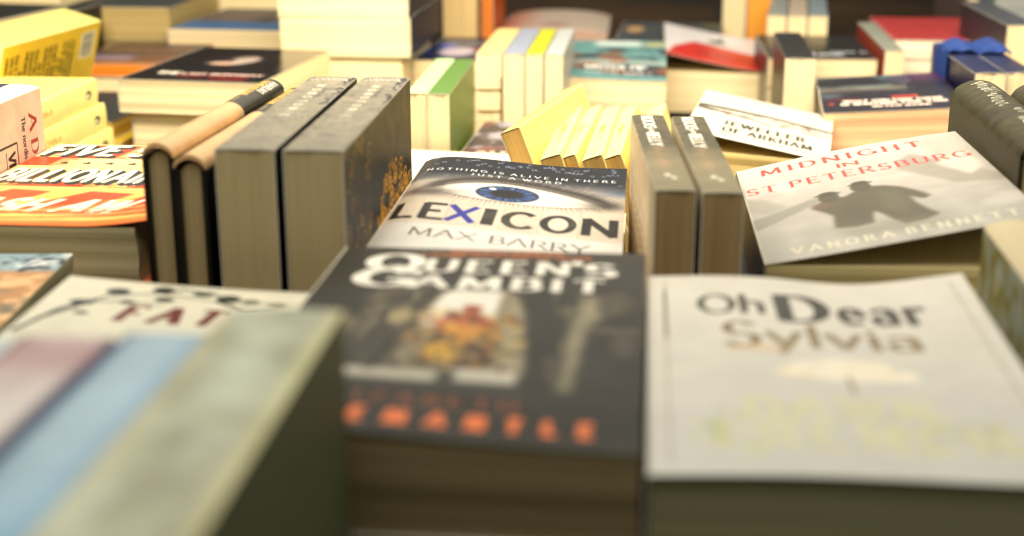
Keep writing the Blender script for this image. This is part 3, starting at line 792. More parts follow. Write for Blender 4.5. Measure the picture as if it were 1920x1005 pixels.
def art_teal():
    a = Art(111, 178, 3, (.36, .56, .58)); X, Y = a.X, a.Y; n = fnoise(a.h, a.w, 7, 77)
    a.paint(np.clip((n - .40) * 6, 0, 1) * (Y > 18) * (Y < 140) * .95, (.09, .16, .22)); n2 = fnoise(a.h, a.w, 8, 78)
    a.paint(np.clip((n2 - .54) * 7, 0, 1) * (Y > 24) * (Y < 130), (.46, .28, .20)); a.paint(np.exp(-((Y - 74) / 12) ** 2) * .6, (.78, .78, .74))
    a.rect(34, 152, 84, 176, (.90, .93, .92), .8, 3); a.rect(88, 150, 111, 172, (.78, .70, .46), .7, 3)
    a.text('MISTER PIP', 28, 44, 16, (.90, .92, .92), (.14, .26, .06), width=62); a.text('LLOYD JONES', 30, 24, 9, (.9, .92, .92), ROMAN, width=66)
    return a

def art_blue_brown():
    a = Art(135, 205, 3, (.17, .38, .60)); n = fnoise(a.h, a.w, 6, 40)
    a.paint(np.clip((a.Y - 62) / 26, 0, 1), (.42, .33, .28)); a.paint(np.clip((n - .46) * 5, 0, 1) * (a.Y > 70), (.16, .17, .18)); a.paint(np.clip((a.Y - 150) / 30, 0, 1) * .8, (.16, .24, .26))
    return a

def art_strips():
    a = Art(115, 150, 3, (.24, .16, .16)); a.mottle(.4, 6, 2)
    a.rect(0, 0, 115, 22, (.62, .36, .12), .9, 1.5); a.rect(0, 26, 60, 60, (.56, .48, .56), .9, 5); a.rect(60, 30, 115, 70, (.46, .28, .16), .8, 5); a.rect(0, 92, 115, 112, (.5, .32, .12), .8, 3)
    return a
def art_yellow_back():
    a = Art(111, 178, 4, (.93, .78, .22)); a.mottle(.06, 5, 2); r = random.Random(3)
    for i in range(15):
        a.text(''.join(r.choice('AESTRINOL') if r.random() > .17 else ' ' for _ in range(20)), 20, 166 - i * 8.4, 4.6, (.36, .33, .08), (.24, .34, 0), width=80 - 14 * (i % 4 == 3))
    a.rect(78, 8, 104, 36, (.90, .88, .74))
    for i in range(15): a.rect(80 + i * 1.5, 12, 80 + i * 1.5 + r.choice((.5, .9)), 32, (.12, .12, .12))
    a.ell(14, 14, 8, 8, (.88, .84, .55), .8, .3)
    return a
def art_yellow_spine(t, w=22):
    a = Art(w, 181, 5, (.96, .90, .56)); a.mottle(.04, 9, 3)
    a.ell(w / 2, 161, 3.6, 6.2, (.13, .11, .08)); a.ell(w / 2 + .6, 159.4, 1.6, 3.6, (.95, .93, .82)); a.ell(w / 2 + .4, 165, 1.5, 1.6, (.13, .11, .08))
    a.text(t, w / 2 - 2.5, 84, 4, (.72, .52, .18), (.1, .18, 0), width=60, rot=-90, al=.8)
    return a
def art_strip(seed, base=(.93, .87, .58)):
    a = Art(14, 178, 5, base); a.mottle(.05, 14, seed)
    if seed == 41: a.rect(3, 30, 11, 176, (.95, .76, .50), .7, 1.2)
    r = random.Random(seed)
    a.text(''.join(r.choice('AERTLINOS') for _ in range(7)), 5, 110, 4, (.60, .40, .12), (.14, .24, 0), width=34, rot=-90, al=.95)
    a.ell(7, 20, 1.2, 2.2, (.55, .40, .14), .8, .4); a.ell(7, 64, 1.6, 2.6, (.72, .52, .2), .7, .4); a.text('VI', 6, 12, 2, (.5, .36, .14), (.2, .2, 0), rot=-90)
    return a

def art_dark_red():
    a = Art(111, 178, 4, (.22, .19, .22)); n = fnoise(a.h, a.w, 9, 61)
    a.paint(np.clip((n - .5) * 6, 0, 1) * .8, (.46, .26, .26)); n = fnoise(a.h, a.w, 9, 66); a.paint(np.clip((n - .55) * 7, 0, 1), (.62, .60, .66)); a.paint(np.exp(-((a.Y - 96) / 8) ** 2) * (a.X > 50) * .7, (.75, .52, .16))
    a.text('AUTUMN', 10, 34, 14, (.86, .70, .62), (.2, .3, .05), width=78); a.text('SALVAGE', 10, 14, 14, (.80, .58, .52), (.2, .3, .05), width=86)
    return a
def art_pale():
    a = Art(115, 198, 3, (.83, .84, .76)); a.mottle(.05, 5, 9)
    a.ell(56, 172, 26, 13, (.46, .42, .24), .9, .25); a.ell(100, 150, 22, 10, (.04, .05, .06), .95, .2); a.rect(60, 186, 115, 198, (.74, .72, .36), .8, 2)
    return a
def art_purple():
    a = Art(129, 190, 3, (.90, .88, .80)); a.mottle(.03, 5, 5)
    a.ell(99, 13, 17, 16, (.34, .20, .42), .95, .12); a.rect(66, 2, 84, 20, (.45, .66, .62), .9, .8)
    a.text('SUMMER', 20, 80, 20, (.55, .60, .62), ROMAN, width=80)
    return a
def art_navyblue():
    a = Art(111, 178, 3, (.05, .13, .30)); n = fnoise(a.h, a.w, 6, 91); a.paint(np.clip((n - .5) * 5, 0, 1) * .7, (.03, .06, .14))
    a.ell(18, 108, 9, 22, (.20, .40, .85), .9, .8); a.ell(2, 60, 6, 12, (.15, .32, .7), .8, .8); a.ell(100, 60, 12, 50, (.08, .22, .55), .8, .6)
    a.ell(36, 66, 20, 34, (.86, .80, .90), .95, .4); a.ell(58, 84, 7, 12, (.72, .20, .30), .8, .6); a.poly([(68, 70), (72, 100), (100, 76), (94, 58)], (.88, .82, .84), .95, 2)
    a.text('MIDSUMMER NIGHTS', 14, 128, 10, (.62, .66, .76), (.2, .3, 0), width=84)
    return a
def art_dotted_black():
    a = Art(111, 178, 3, (.06, .08, .10)); a.mottle(.2, 6, 3)
    a.text('THE LIAR', 14, 26, 13, (.80, .82, .88), (.24, .32, 0), width=66); a.text('IAN S', 70, 46, 9, (.7, .74, .8), (.24, .32, 0), width=36); a.ell(60, 90, 34, 26, (.02, .03, .04), .9, .4)
    return a
def art_grey_photo():
    a = Art(129, 198, 3, (.24, .27, .31)); a.mottle(.2, 5, 44)
    a.ell(18, 120, 12, 30, (.85, .68, .45), .9, .6); a.ell(80, 70, 14, 34, (.86, .76, .76), .9, .5); a.ell(84, 130, 10, 22, (.60, .20, .26), .9, .5); a.rect(100, 140, 129, 190, (.45, .42, .25), .7, 6)
    return a
def art_pinkish():
    a = Art(125, 190, 3, (.72, .66, .62)); a.mottle(.06, 5, 45)
    a.paint(np.clip((48 - a.X) / 40, 0, 1) * .6, (.74, .36, .28)); a.paint(np.exp(-((a.X - 62) / 16) ** 2 - ((a.Y - 30) / 30) ** 2) * .5, (.52, .32, .36))
    return a
def art_sage(seed, w=33):
    a = Art(w, 198, 3, (.68, .68, .58)); X, Y = a.X, a.Y; a.mottle(.22, 9, seed + 8)
    a.paint(np.clip((fnoise(a.h, a.w, 6, seed) - .45) * 3, 0, 1) * .7, (.84, .86, .80)); a.paint(np.clip((fnoise(a.h, a.w, 7, seed + 3) - .5) * 4, 0, 1) * .6, (.60, .58, .50))
    a.paint(np.clip((X - w + 5) / 5, 0, 1) * .8, (.88, .84, .60)); a.paint(np.clip((5 - X) / 5, 0, 1) * .6, (.84, .76, .56))  # light edge streaks are painted sheen
    return a
def art_blue_spine(w=30):
    a = Art(w, 184, 3, (.68, .76, .81)); X, Y = a.X, a.Y
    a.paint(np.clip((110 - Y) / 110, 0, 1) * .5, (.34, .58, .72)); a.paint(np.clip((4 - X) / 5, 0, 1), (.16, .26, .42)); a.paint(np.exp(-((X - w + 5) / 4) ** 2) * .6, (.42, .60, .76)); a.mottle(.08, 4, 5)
    return a
def art_pink_spine(w=28):
    a = Art(w, 184, 3, (.88, .83, .80)); X, Y = a.X, a.Y
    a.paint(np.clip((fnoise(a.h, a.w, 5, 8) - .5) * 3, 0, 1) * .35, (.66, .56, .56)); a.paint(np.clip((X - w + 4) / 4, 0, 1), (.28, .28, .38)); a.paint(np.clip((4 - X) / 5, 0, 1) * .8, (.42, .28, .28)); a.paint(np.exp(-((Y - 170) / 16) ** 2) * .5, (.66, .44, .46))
    return a
def art_olive_script(seed):
    a = Art(32, 181, 5, (.22, .21, .145)); a.mottle(.35, 30, seed); r = random.Random(4)
    W_ = (.93, .93, .88)
    def scr(x0, y0, n_, amp, step, w=.8):
        p = [(x0 + amp * math.sin(i * 1.35 + .4 * math.sin(i * .7)) + .8 * math.sin(i * .31), y0 - i * step) for i in range(n_)]
        a.line(p, w, W_, .9, w * .6)
    scr(14, 176, 26, 3.2, 1.5); scr(19, 158, 8, 2.0, .9); scr(13, 134, 24, 3.4, 1.7); scr(17, 88, 12, 2.6, 1.6); a.line([(11, 150), (22, 146)], .9, W_); a.line([(9, 170), (24, 168)], .7, W_)
    a.text('TALES', 12, 62, 6, W_, (.1, .2, .06), width=30, rot=-90, al=.8)
    return a
def art_cream_olive():
    a = Art(100, 181, 3, (.62, .64, .58)); X, Y = a.X, a.Y
    n = vnoise(a.h, a.w, 22, 7); a.paint(np.clip((n - .5) * 4, 0, 1) * np.clip((70 - X) / 60, 0, 1) * .9, (.50, .46, .16)); a.paint(np.clip((vnoise(a.h, a.w, 16, 17) - .6) * 5, 0, 1) * .6, (.78, .78, .70)); a.paint(np.clip((X - 70) / 30, 0, 1) * .5, (.40, .46, .48))
    return a

# ------------------------------------------------------------------ foreground: three spine-up books, lower left
Bf = .129
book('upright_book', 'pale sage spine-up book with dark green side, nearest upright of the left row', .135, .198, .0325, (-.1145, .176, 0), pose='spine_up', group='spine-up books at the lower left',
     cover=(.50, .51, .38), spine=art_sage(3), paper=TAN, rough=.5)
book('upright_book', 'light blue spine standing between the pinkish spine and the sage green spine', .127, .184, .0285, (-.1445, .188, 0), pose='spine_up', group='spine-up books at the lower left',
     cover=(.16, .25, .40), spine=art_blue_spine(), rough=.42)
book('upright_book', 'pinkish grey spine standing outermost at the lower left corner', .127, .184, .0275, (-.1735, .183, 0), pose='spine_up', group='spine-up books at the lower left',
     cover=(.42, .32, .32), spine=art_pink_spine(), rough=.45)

fat = book('flat_book', 'white paperback with dark scroll vines and the word FAT on its cover', .111, .178, .030, (-.2455, .398, .045), yaw=.4, front=art_fat(), cover=(.86, .84, .76),
     lift=lambda u, v: .004 * (1 - u) ** 2 * v - .001 * u, blift=1, n=20)
book('flat_book', 'cream block of the book lying under the FAT paperback', .111, .178, .044, (-.2465, .400, 0), yaw=-.6, cover=(.5, .46, .38))
mp = book('flat_book', 'paperback with blotchy tan cover and pale blue top strip at the left edge', .129, .198, .024, (-.3936, .4616, .036), yaw=6, front=art_map(), cover=(.2, .25, .27), paper=(.72, .70, .58))
book('flat_book', 'book underneath the blotchy tan paperback at the left edge', .129, .198, .035, (-.3936, .4616, 0), yaw=5, cover=(.3, .3, .28), paper=TAN)

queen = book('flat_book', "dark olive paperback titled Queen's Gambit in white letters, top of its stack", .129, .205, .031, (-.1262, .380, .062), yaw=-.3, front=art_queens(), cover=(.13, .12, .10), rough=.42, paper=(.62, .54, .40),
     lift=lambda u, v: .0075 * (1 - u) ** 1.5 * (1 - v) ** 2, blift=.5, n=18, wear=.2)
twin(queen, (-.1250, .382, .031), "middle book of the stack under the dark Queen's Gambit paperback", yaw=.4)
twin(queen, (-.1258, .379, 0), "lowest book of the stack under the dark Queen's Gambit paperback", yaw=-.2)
dear = book('flat_book', 'white paperback titled Oh Dear Sylvia with a pale tree on its cover', .1275, .194, .030, (.0052, .3775, .055), front=art_dear(), cover=(.86, .84, .78), rough=.33,
     lift=lambda u, v: .0022 + .0025 * u + .0035 * max(0, (u - .62) / .38) ** 2 * (v ** 2) - .0028 * math.exp(-((u - .62) / .22) ** 2) * v ** 3 + .0008 * math.sin(5 * u), blift=.5, n=26, paper=(.62, .58, .44))
twin(dear, (.006, .379, .0275), 'second book down under the white Oh Dear Sylvia paperback', yaw=.5).scale[2] = .9
twin(dear, (.0045, .377, .0), 'bottom book under the white Oh Dear Sylvia paperback', yaw=-.4).scale[2] = .9
book('upright_book', 'pale spine-up book with olive streaks at the right edge beside the white paperback', .100, .181, .030, (.1455, .433, 0), yaw=-1.5, pose='spine_up_back', bulge=.004, cover=(.60, .62, .56), front=art_cream_olive(), back=art_cream_olive(), spine=(.80, .74, .60), rough=.45)

# ------------------------------------------------------------------ middle row
book('flat_book', 'orange and yellow paperback with FIVE STAR BILLIONAIRE lettering', .130, .198, .030, (-.380, .688, .040), yaw=0, front=art_five(), cover=(.85, .36, .16), rough=.30, spec=.4, paper=(.76, .70, .54),
     lift=lambda u, v: .0045 * max(0, (u - .7) / .3) ** 1.6 * (1 - .6 * v) , blift=0, n=22, overhang=.008, inside=(.75, .40, .22))
book('flat_book', 'page block of the book lying under the orange FIVE STAR paperback', .121, .198, .040, (-.379, .689, 0), yaw=0, cover=(.7, .6, .4), paper=(.76, .70, .54))

murakami = book('hardback_book', 'slim hardback with peach spine and black band, left of its twin', .118, .184, .0155, (-.2345, .640, 0), yaw=-2.4, pose='spine_up', hard=True, bulge=.005, cover=(.035, .035, .04), spine=art_murakami(), group='slim peach hardbacks', paper=(.72, .64, .48), rough=.33)
twin(murakami, (-.2160, .630, -.003), 'slim peach hardback squeezed between its twin and the thick grey-spined books', yaw=-2.2)

for k, (x, lab, sd) in enumerate(((-.1892, 'thick paperback with worn grey spine, left of the pair beside the eye cover', 3), (-.1583, 'thick paperback with worn grey spine and gold scrollwork on the side facing the eye cover', 17))):
    book('upright_book', lab, .1292, .199, .0272, (x, .6085 + .0005 * k, 0), yaw=.55, roll=.0, pose='spine_up', cover=(.06, .08, .11), front=art_luminous() if k else (.08, .10, .14), back=(.30, .29, .26), spine=art_grey_spine(sd), group='thick grey-spined paperbacks', paper=(.74, .67, .51), rough=.42, wear=.25, spec=.12, spine_spec=.5)

lex = book('flat_book', 'paperback titled LEXICON with a blue eye on its cover', .124, .198, .028, (-.1312, .651, .041), yaw=0, front=art_lexicon(), cover=(.82, .79, .74), rough=.42, spec=.25,
     lift=lambda u, v: .0065 * (1 - u) ** 1.1 - .0055 * u * (1 - v) - .004 * math.exp(-u / .05) + .0008 * math.sin(7 * u) * v, blift=.9, n=26)
book('flat_book', 'book hidden under the LEXICON paperback', .124, .196, .041, (-.131, .653, 0), yaw=0, cover=(.5, .48, .45))

r1 = book('upright_book', 'paperback with ROCKS IN THE BELLY on its upturned spine, nearer the eye cover', .110, .180, .0185, (.0075, .627, 0), yaw=4.1, pose='spine_up', cover=(.24, .23, .18), spine=art_rocks(5), back=art_rocks_back(), front=(.30, .29, .22), paper=(.66, .56, .40), group='Rocks in the Belly paperbacks', rough=.5, wear=.2)
twin(r1, (.0288, .6245, 0), 'paperback with ROCKS IN THE BELLY on its upturned spine, nearer the red-lettered cover', yaw=3.6)

midn = book('flat_book', 'pale paperback titled MIDNIGHT IN ST PETERSBURG, cover sprung open at the right', .1295, .199, .030, (.0624, .668, .035), yaw=.6, front=art_midnight(), spine=(.10, .17, .28), cover=(.80, .79, .77), rough=.42, spec=.3, paper=(.90, .82, .60),
     lift=lambda u, v: .0275 * u ** 1.05 + .0025 * math.sin(math.pi * u) * v, blift=.0, n=24, inside=(.80, .77, .70))
book('flat_book', 'thick book with blue edge lying under the MIDNIGHT IN ST PETERSBURG paperback', .127, .197, .035, (.0640, .667, 0), yaw=0, cover=(.08, .18, .32), paper=(.80, .70, .46))
pg = surf_box('loose_page', lambda u, v, w: ((.1315 + .013 * u * (1 - v) + .003 * v, .044 + .004 * v + .0006 * w, .030 + .046 * v), (u, v, w)), 4, 6, 1, [solid(CREAM, rough=.8)], parent=midn)

ol = book('hardback_book', 'thick dark olive book with white script on its rounded spine, left of two', .106, .181, .0325, (.1925, .728, 0), yaw=-.5, pose='spine_up', hard=True, bulge=.009, cover=(.21, .20, .14), spine=art_olive_script(3), rough=.55, group='dark olive rounded books', wear=.25, paper=CREAM)
twin(ol, (.2310, .742, -.003), 'thick dark olive book with white script on its rounded spine, cut by the right edge', yaw=-1)

book('upright_book', 'white-spined book with red A D lettering on its pinkish side', .110, .178, .045, (-.4275, .690, 0), yaw=-.5, pose='spine_up', cover=(.86, .76, .70), front=art_ad_cover(), spine=art_ad_spine(), bulge=.002, rough=.5)

# ------------------------------------------------------------------ back left
yb = None
for k, (z, x, y, lab) in enumerate(((.046, -.5700, .975, 'uppermost of the three stacked yellow paperbacks with oval emblem'), (.0235, -.5690, .984, 'middle one of the three stacked yellow paperbacks with oval emblem'), (.001, -.5685, .992, 'lowest of the three stacked yellow paperbacks with oval emblem'))):
    if yb is None:
        yb = book('flat_book', lab, .111, .181, .0222, (x, y, z), yaw=-.5 * k, pose='face_down', cover=(.96, .88, .50), spine=art_yellow_spine('PROUST', 22.2), bulge=.0012, rough=.32, group='stacked yellow paperbacks', lift=lambda u, v: .0)
    else: twin(yb, (x, y, z), lab, yaw=-.6 * k)
book('flat_book', 'thick book at the bottom under the three yellow paperbacks', .111, .181, .041, (-.570, .99, TZ), cover=(.8, .75, .5))
book('upright_book', 'large yellow book leaning with back-cover text and barcode facing out', .111, .182, .040, (-.600, 1.152, -.002), yaw=-5, roll=16, pose='spine_up_back', cover=(.93, .80, .28), back=art_yellow_back(), spine=(.80, .78, .40), rough=.35, paper=CREAM)
book('flat_book', 'yellow-edged book supporting the leaning yellow book', .129, .198, .037, (-.675, 1.165, TZ), yaw=-5, cover=(.75, .68, .3))
book('flat_book', 'small dark green paperback lying left of the black paperback', .080, .150, .016, (-.555, 1.235, .000), yaw=-4, cover=(.05, .14, .15), paper=(.85, .76, .40))
book('flat_book', 'yellow-covered book lying under the small dark green paperback', .088, .160, .040, (-.551, 1.225, TZ), yaw=-4, cover=(.85, .72, .2), paper=(.90, .82, .45))
blk = book('flat_book', 'glossy black paperback with face and lettering, top of its cream stack', .131, .199, .0295, (-.4585, 1.208, .0295), yaw=-5.2, front=art_black(), cover=(.05, .05, .06), rough=.18, coat=.2, group=None, pose='face_up', back=(.8, .74, .55), spec=.5)
bl2 = book('flat_book', 'second book down in the cream stack under the black paperback', .123, .192, .029, (-.449, 1.212, .0), yaw=-4.5, cover=(.86, .68, .3), paper=CREAM, group='cream page blocks under the black paperback')
twin(bl2, (-.450, 1.210, TZ), 'bottom book in the cream stack under the black paperback', yaw=-5, group='cream page blocks under the black paperback').scale[2] = 1.35
b6 = book('flat_book', 'brown and lilac flat paperback with orange edge behind the black one', .115, .150, .014, (-.602, 1.442, .021), yaw=0, cover=(.30, .20, .20), front=art_strips(), spine=(.80, .45, .1), back=(.05, .05, .06), paper=(.85, .50, .15))
book('flat_book', 'cream block under the brown and lilac flat paperback', .125, .170, .060, (-.612, 1.438, TZ), cover=(.1, .1, .1), paper=CREAM)
book('upright_book', 'black upright book standing behind the leaning yellow book', .120, .150, .026, (-.642, 1.44, TZ + .0), pose='spine_up', cover=(.03, .035, .05), spine=(.04, .05, .06))
book('flat_book', 'thick beige-edged book beside the blue-covered one at the back', .129, .198, .038, (-.678, 1.625, .034), cover=(.17, .20, .20), paper=(.70, .62, .42), rough=.5)
book('flat_book', 'block beneath the thick beige-edged book at the back', .129, .198, .074, (-.678, 1.627, TZ), cover=(.3, .25, .18), paper=(.62, .54, .36))
book('flat_book', 'book with blue cover turning brown at its far half', .137, .205, .031, (-.5435, 1.602, .020), yaw=-3, front=art_blue_brown(), cover=(.17, .38, .6), rough=.4)
book('flat_book', 'thick block under the blue and brown cover', .135, .200, .060, (-.543, 1.605, TZ), yaw=-2, cover=(.3, .3, .3), paper=CREAM)
book('flat_book', 'large dark slate book lying beyond the blue and brown cover', .180, .240, .110, (-.56, 1.830, TZ), cover=(.12, .16, .18), rough=.5)
book('flat_book', 'dark green-black book at the top left corner', .180, .240, .120, (-.86, 1.36, TZ), yaw=-8, cover=(.07, .10, .09), rough=.5)
book('flat_book', 'light grey-brown book lying behind the leaning yellow book', .170, .180, .125, (-.845, 1.62, TZ), yaw=0, cover=(.48, .46, .40), rough=.5)

# ------------------------------------------------------------------ back centre
b10 = book('flat_book', 'lower of two thick cream books with dark blue spine', .133, .200, .0390, (-.366, 1.420, .0495), yaw=-.5, pose='face_down', cover=(.07, .11, .17), paper=CREAM, rough=.45, group='thick books with dark blue spine')
twin(b10, (-.3675, 1.419, .0888), 'upper of two thick cream books with dark blue spine', yaw=-.2)
twin(b10, (-.368, 1.422, .1281), 'topmost thick cream book above the two, cut by the upper frame', yaw=-1)
book('flat_book', 'tall supporting book under the thick cream books with dark blue spine', .120, .195, .0890, (-.362, 1.424, TZ), cover=(.5, .45, .3), paper=CREAM)
book('flat_book', 'pale green-white paperback with olive blot beyond the grey-spined books', .115, .198, .020, (-.306, 1.205, .0), yaw=-1, front=art_pale(), cover=(.82, .83, .72), lift=lambda u, v: .002 * math.sin(3 * u), blift=0, rough=.4)
book('flat_book', 'cream block under the pale green-white paperback', .113, .196, .0395, (-.305, 1.207, TZ), yaw=-1, cover=(.8, .78, .6))
gr = book('upright_book', 'upright book with light mint green spine', .111, .178, .0165, (-.1820, 1.084, -.0395), yaw=.4, pose='spine_up', cover=(.30, .42, .24), spine=(.66, .84, .60), rough=.4, group='green upright books')
book('upright_book', 'upright book with moss green spine and side', .111, .178, .0170, (-.1648, 1.082, -.0395), yaw=.4, pose='spine_up', cover=(.34, .46, .08), spine=(.33, .47, .20), rough=.4, group='green upright books')
book('flat_book', 'dark blue paperback with white and pink shapes on its cover', .111, .178, .0285, (-.2400, 1.475, .010), yaw=-3, front=art_navyblue(), cover=(.04, .1, .25), rough=.3)
book('flat_book', 'block under the dark blue paperback with white shapes', .111, .178, .050, (-.2390, 1.478, TZ), yaw=-3, cover=(.5, .5, .3), paper=CREAM)
for k, (x, T, sp_, lab, cv) in enumerate(((-.1520, .0235, (.88, .80, .55), 'cream-spined upright with dark boxed lines, beside the moss green book', (.85, .78, .5)), (-.1272, .0195, (.58, .62, .72), 'bluish grey spine in the row of uprights before the teal cover', (.7, .72, .75)), (-.1065, .0160, (.74, .76, .12), 'lime yellow spine in the row of uprights before the teal cover', (.62, .66, .1)), (-.0888, .0165, (.70, .73, .74), 'pale silver spine nearest the teal cover', (.75, .75, .72)))):
    o = book('upright_book', lab, .111, .178, T, (x + .0, 1.300, TZ), yaw=-.6, pose='spine_up', cover=cv, spine=sp_, rough=.35, group='uprights before the teal cover', paper=CREAM)
    if k == 0:
        surf_box('boxed_lines', lambda u, v, w: ((.0225 + .001 * u, -.0006 + .0005 * v, .030 + .060 * w), (u, v, w)), 1, 1, 1, [solid((.36, .32, .16))], parent=o)
        surf_box('boxed_lines', lambda u, v, w: ((.001 + .0215 * u, -.0006 + .0005 * v, .058 + .0012 * w), (u, v, w)), 1, 1, 1, [solid((.36, .32, .16))], parent=o)
        surf_box('boxed_lines', lambda u, v, w: ((.001 + .0215 * u, -.0006 + .0005 * v, .078 + .0012 * w), (u, v, w)), 1, 1, 1, [solid((.36, .32, .16))], parent=o)
book('flat_book', 'dark paperback with red and white lettering, right of the green uprights', .111, .170, .024, (-.146, 1.092, -.008), yaw=-2, front=art_dark_red(), cover=(.2, .18, .2), rough=.4)
book('flat_book', 'block under the dark paperback with red and white lettering', .111, .170, .0315, (-.146, 1.094, TZ), yaw=-2, cover=(.4, .4, .4))
book('flat_book', 'white flat paperback with purple blot, just beyond the eye cover', .129, .190, .026, (-.2050, .885, .004), yaw=-7, front=art_purple(), cover=(.88, .86, .80), rough=.3)
book('flat_book', 'block under the white flat paperback with purple blot', .129, .190, .043, (-.2045, .965, TZ), yaw=-7, cover=(.7, .7, .6)).scale[1] = .6
teal = book('flat_book', 'thick paperback with teal and brown cover and blank cream edge', .1115, .178, .036, (-.0865, 1.417, -.0065), yaw=-.3, front=art_teal(), cover=(.4, .6, .6), rough=.3, lift=lambda u, v: .0045 * (1 - u) ** 2 * (1 - v) + .015 * v, blift=1, n=14)
book('flat_book', 'lower block under the teal and brown cover', .111, .178, .0335, (-.0865, 1.418, TZ), yaw=.3, cover=(.7, .72, .6))
# leaning yellow row
def lean(x, y, z, a, lab, spn, Wd=.105, T=.0140, yaw=-2):
    return book('leaning_book', lab, Wd, .178, T, (x, y, z), yaw=yaw, roll=-a, pose='spine_up', cover=(.94, .86, .52), front=(.94, .86, .52), spine=spn, rough=.38, paper=(.92, .76, .46), group='leaning yellow paperbacks')
lean(-.052, .925, -.032, 22, 'foremost yellow paperback leaning left with its block showing', (.96, .86, .44), Wd=.112, T=.0145, yaw=-11)
xs = [(-.0310, 41), (-.0165, 7), (-.0020, 8), (.0125, 9), (.0270, 10)]
for k, (x, sd) in enumerate(xs):
    lean(x, .905 + .002 * k + (0, .003, -.002, .002, -.001)[k], -.039, (18.5, 21, 19.5, 20.5, 18)[k], ['peach-striped spine right after the foremost leaning paperback', 'second plain yellow leaning spine after the peach-striped one', 'middle plain yellow leaning spine of the row', 'yellow leaning spine second from the row end', 'last leaning yellow spine beside the first ROCKS spine'][k], art_strip(sd), T=(.0138, .0130, .0135, .0128, .0138)[k], yaw=-3 + (.8, -.6, .5, 0, -.8)[k])

# ------------------------------------------------------------------ back right
book('flat_book', 'white paperback with bare branches and JEWELLER lettering, cover tilted', .106, .172, .024, (.0300, 1.030, .020), yaw=-8, roll=2.5, front=art_jeweller(), cover=(.92, .90, .86), rough=.3, lift=lambda u, v: .015 * (1 - u), n=12, paper=(.94, .84, .60))
book('flat_book', 'thick yellowish block under the white JEWELLER paperback', .108, .176, .056, (.0340, 1.030, TZ), yaw=-3, cover=(.4, .33, .12), paper=(.86, .70, .34))
book('flat_book', 'orange-edged book lying slantwise behind the ROCKS spines', .070, .150, .060, (-.0200, 1.130, TZ), yaw=14, cover=(.93, .70, .26), paper=(.95, .68, .30))
book('flat_book', 'white and red paperback with its cover lifting at the left', .1295, .198, .044, (.0270, 1.592, -.034), yaw=0, pose='face_up', front=art_redwhite(), cover=(.9, .88, .86), lift=lambda u, v: .022 * (1 - u) ** 1.3 + .009 * v, n=16, rough=.3)
book('upright_book', 'black-spined upright with cream block, left of the lettered dark cover', .111, .178, .0265, (.1285, 1.296, TZ), yaw=-1.5, pose='spine_up', cover=(.045, .05, .06), spine=(.05, .06, .075), back=(.16, .13, .09), rough=.35)
book('flat_book', 'black paperback with dotted white lettering behind the black spine', .111, .178, .030, (.1300, 1.484, .014), yaw=0, front=art_dotted_black(), cover=(.05, .06, .08), rough=.3)
book('flat_book', 'cream block under the black paperback with dotted lettering', .111, .178, .0535, (.1305, 1.486, TZ), cover=(.5, .45, .4))
book('flat_book', 'plum-dark paperback with lines of white capitals and peach edges', .1125, .178, .036, (.1505, 1.168, .010), yaw=-4.5, roll=-2.5, front=art_navy(), cover=(.10, .08, .10), rough=.32, paper=PEACH, lift=lambda u, v: .004 * u, blift=1, n=12)
book('flat_book', 'lower peach-edged block under the plum-dark paperback', .112, .178, .0480, (.1512, 1.172, TZ), yaw=-4, cover=(.3, .2, .2), paper=PEACH)
for k, (x, c) in enumerate(((.1430, (.55, .58, .58)), (.1665, (.72, .66, .60)), (.1900, (.48, .55, .60)))):
    book('upright_book', ['leftmost of three silvery spines behind the black paperback', 'middle of three silvery spines behind the black paperback', 'rightmost of three silvery spines behind the black paperback'][k], .104, .200, .0215, (x, 1.675, TZ), yaw=-6, pose='spine_up', cover=c, spine=c, rough=.4, group='silvery spines')
book('upright_book', 'grey spine with rust red side, between the black and the red covers', .0955, .230, .0190, (.2440, 1.462, TZ), yaw=-1, pose='spine_up', cover=(.60, .22, .15), spine=(.56, .58, .55), back=(.58, .20, .14))
rd = book('flat_book', 'crimson-covered book on top of its white-edged stack', .1150, .200, .0200, (.2670, 1.550, .0355), yaw=-1, cover=(.74, .20, .20), front=(.72, .20, .22), paper=WHITE, rough=.3, group='white-edged stack under crimson cover')
twin(rd, (.2680, 1.551, .0150), 'second book down under the crimson cover', yaw=-.5)
twin(rd, (.2675, 1.549, -.0055), 'third book down under the crimson cover', yaw=-1.4)
book('flat_book', 'bottom book of the white-edged stack under the crimson cover', .1150, .2, .034, (.2675, 1.55, TZ), cover=(.6, .6, .6), paper=WHITE)
ri = []
for k, x in enumerate((.2745, .3010)):
    o = book('upright_book', ['navy spine tied with blue ribbon, left of two', 'navy spine tied with blue ribbon, right of two'][k], .115, .178, .0250, (x, 1.200 + .004 * k, TZ), yaw=.5, pose='spine_up', cover=(.06, .08, .22), spine=(.07, .10, .27), rough=.3, group='navy spines tied with ribbon', bulge=.001)
    surf_box('spine_title', lambda u, v, w: ((.009 + .006 * u, .030 + .055 * v, .1158 + .0006 * w), (u, v, w)), 1, 2, 1, [solid((.62, .62, .66))], parent=o)
rib = bpy.data.objects.new('ribbon', None); COL.objects.link(rib); rib.location = (.2745, 1.305, TZ)
tag(rib, 'bright blue ribbon wrapped round the pair of navy spines', 'ribbon')
bm_ = solid((.09, .22, .50), rough=.65)
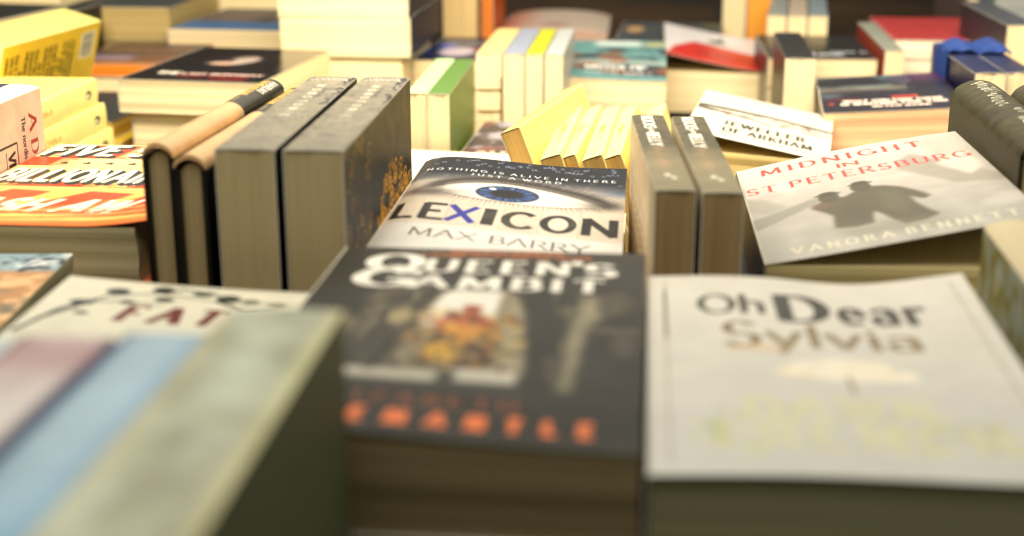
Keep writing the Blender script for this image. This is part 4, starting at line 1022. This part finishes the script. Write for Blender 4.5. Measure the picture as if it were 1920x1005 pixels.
for (y0, y1, s) in ((0, .022, 1), (.024, .050, -1)):
    surf_box('ribbon_band', lambda u, v, w: ((-.0015 + .0555 * u, y0 + (y1 - y0) * v + .003 * math.sin(6 * u) * s, .1168 + .007 * abs(math.sin(math.pi * 2 * u)) ** .6 * math.sin(math.pi * (.1 + .8 * v)) + .0009 * math.sin(22 * u + 5 * v) + .0007 * math.sin(40 * v) + .0012 * w), (u, v, w)), 30, 12, 1, [bm_], parent=rib)
    surf_box('ribbon_band', lambda u, v, w: ((-.0035 - .003 * math.sin(9 * w) * math.sin(math.pi * v) + .0012 * u, y0 + (y1 - y0) * v, .004 + .114 * w), (u, v, w)), 1, 6, 14, [bm_], parent=rib)
book('upright_book', 'slate upright with cream block at the right edge', .130, .200, .030, (.3460, 1.400, TZ), yaw=.5, pose='spine_up', cover=(.16, .18, .22), spine=(.20, .23, .28), rough=.4)
book('upright_book', 'thin pinkish-tipped upright leaning behind the crimson cover', .112, .160, .012, (.395, 1.80, TZ), yaw=3, pose='spine_up', cover=(.36, .30, .30), spine=(.55, .45, .42))
book('flat_book', 'yellow-edged flat book between the ribbon pair and the slate upright', .098, .150, .050, (.336, 1.235, TZ), yaw=0, cover=(.80, .62, .22), paper=(.90, .76, .40))
g0 = book('flat_book', 'lowest of the silvery grey hardbacks at the top right corner', .150, .230, .040, (.420, 1.78, TZ), yaw=0, cover=(.50, .54, .58), paper=(.62, .64, .66), group='silvery grey books at the corner')
for k in range(3): twin(g0, (.420 + .004 * k, 1.782, TZ + .041 * (k + 1)), ['second of the silvery grey hardbacks at the top right corner', 'third of the silvery grey hardbacks at the top right corner', 'highest of the silvery grey hardbacks at the top right corner'][k], yaw=[1, -2, 0][k])
book('upright_book', 'cream upright block standing tall by the dark panel, left of two', .128, .180, .030, (.1040, 1.900, TZ), yaw=0, pose='spine_up', cover=(.30, .31, .34), paper=CREAM, group='tall uprights by the dark panel')
book('upright_book', 'orange-edged upright block standing tall by the dark panel, right of two', .126, .180, .034, (.1360, 1.898, TZ), yaw=0, pose='spine_up', cover=(.85, .55, .18), paper=(.93, .64, .26), group='tall uprights by the dark panel')
book('upright_book', 'pale upright block standing right of the dark blue spines at the top', .135, .170, .040, (-.2380, 1.700, TZ), yaw=0, pose='spine_up', cover=(.7, .6, .4), paper=(.86, .76, .56))
book('upright_book', 'narrow orange upright beside the pale upright block', .120, .150, .014, (-.1960, 1.735, TZ), yaw=0, pose='spine_up', cover=(.80, .36, .08), paper=(.85, .5, .2), spine=(.75, .35, .1))
book('flat_book', 'pinkish grey book with domed cover at the far edge', .135, .190, .030, (-.1780, 1.752, .0), yaw=0, front=art_pinkish(), cover=(.70, .62, .58), lift=lambda u, v: .008 * math.sin(math.pi * min(1, u * 1.02)) ** .5, blift=1, n=14, rough=.5, paper=(.72, .6, .55))
book('flat_book', 'olive-edged block under the pinkish domed cover', .135, .190, .039, (-.1780, 1.754, TZ), cover=(.3, .3, .12), paper=(.5, .48, .25))
book('flat_book', 'slate grey book with bright spots at the far edge of the table', .129, .198, .026, (-.0340, 1.722, .0), yaw=-3, front=art_grey_photo(), cover=(.24, .27, .3), rough=.4)
book('flat_book', 'block under the slate grey book with bright spots', .129, .198, .0395, (-.0340, 1.724, TZ), yaw=-3, cover=(.2, .2, .2), paper=(.35, .33, .28))
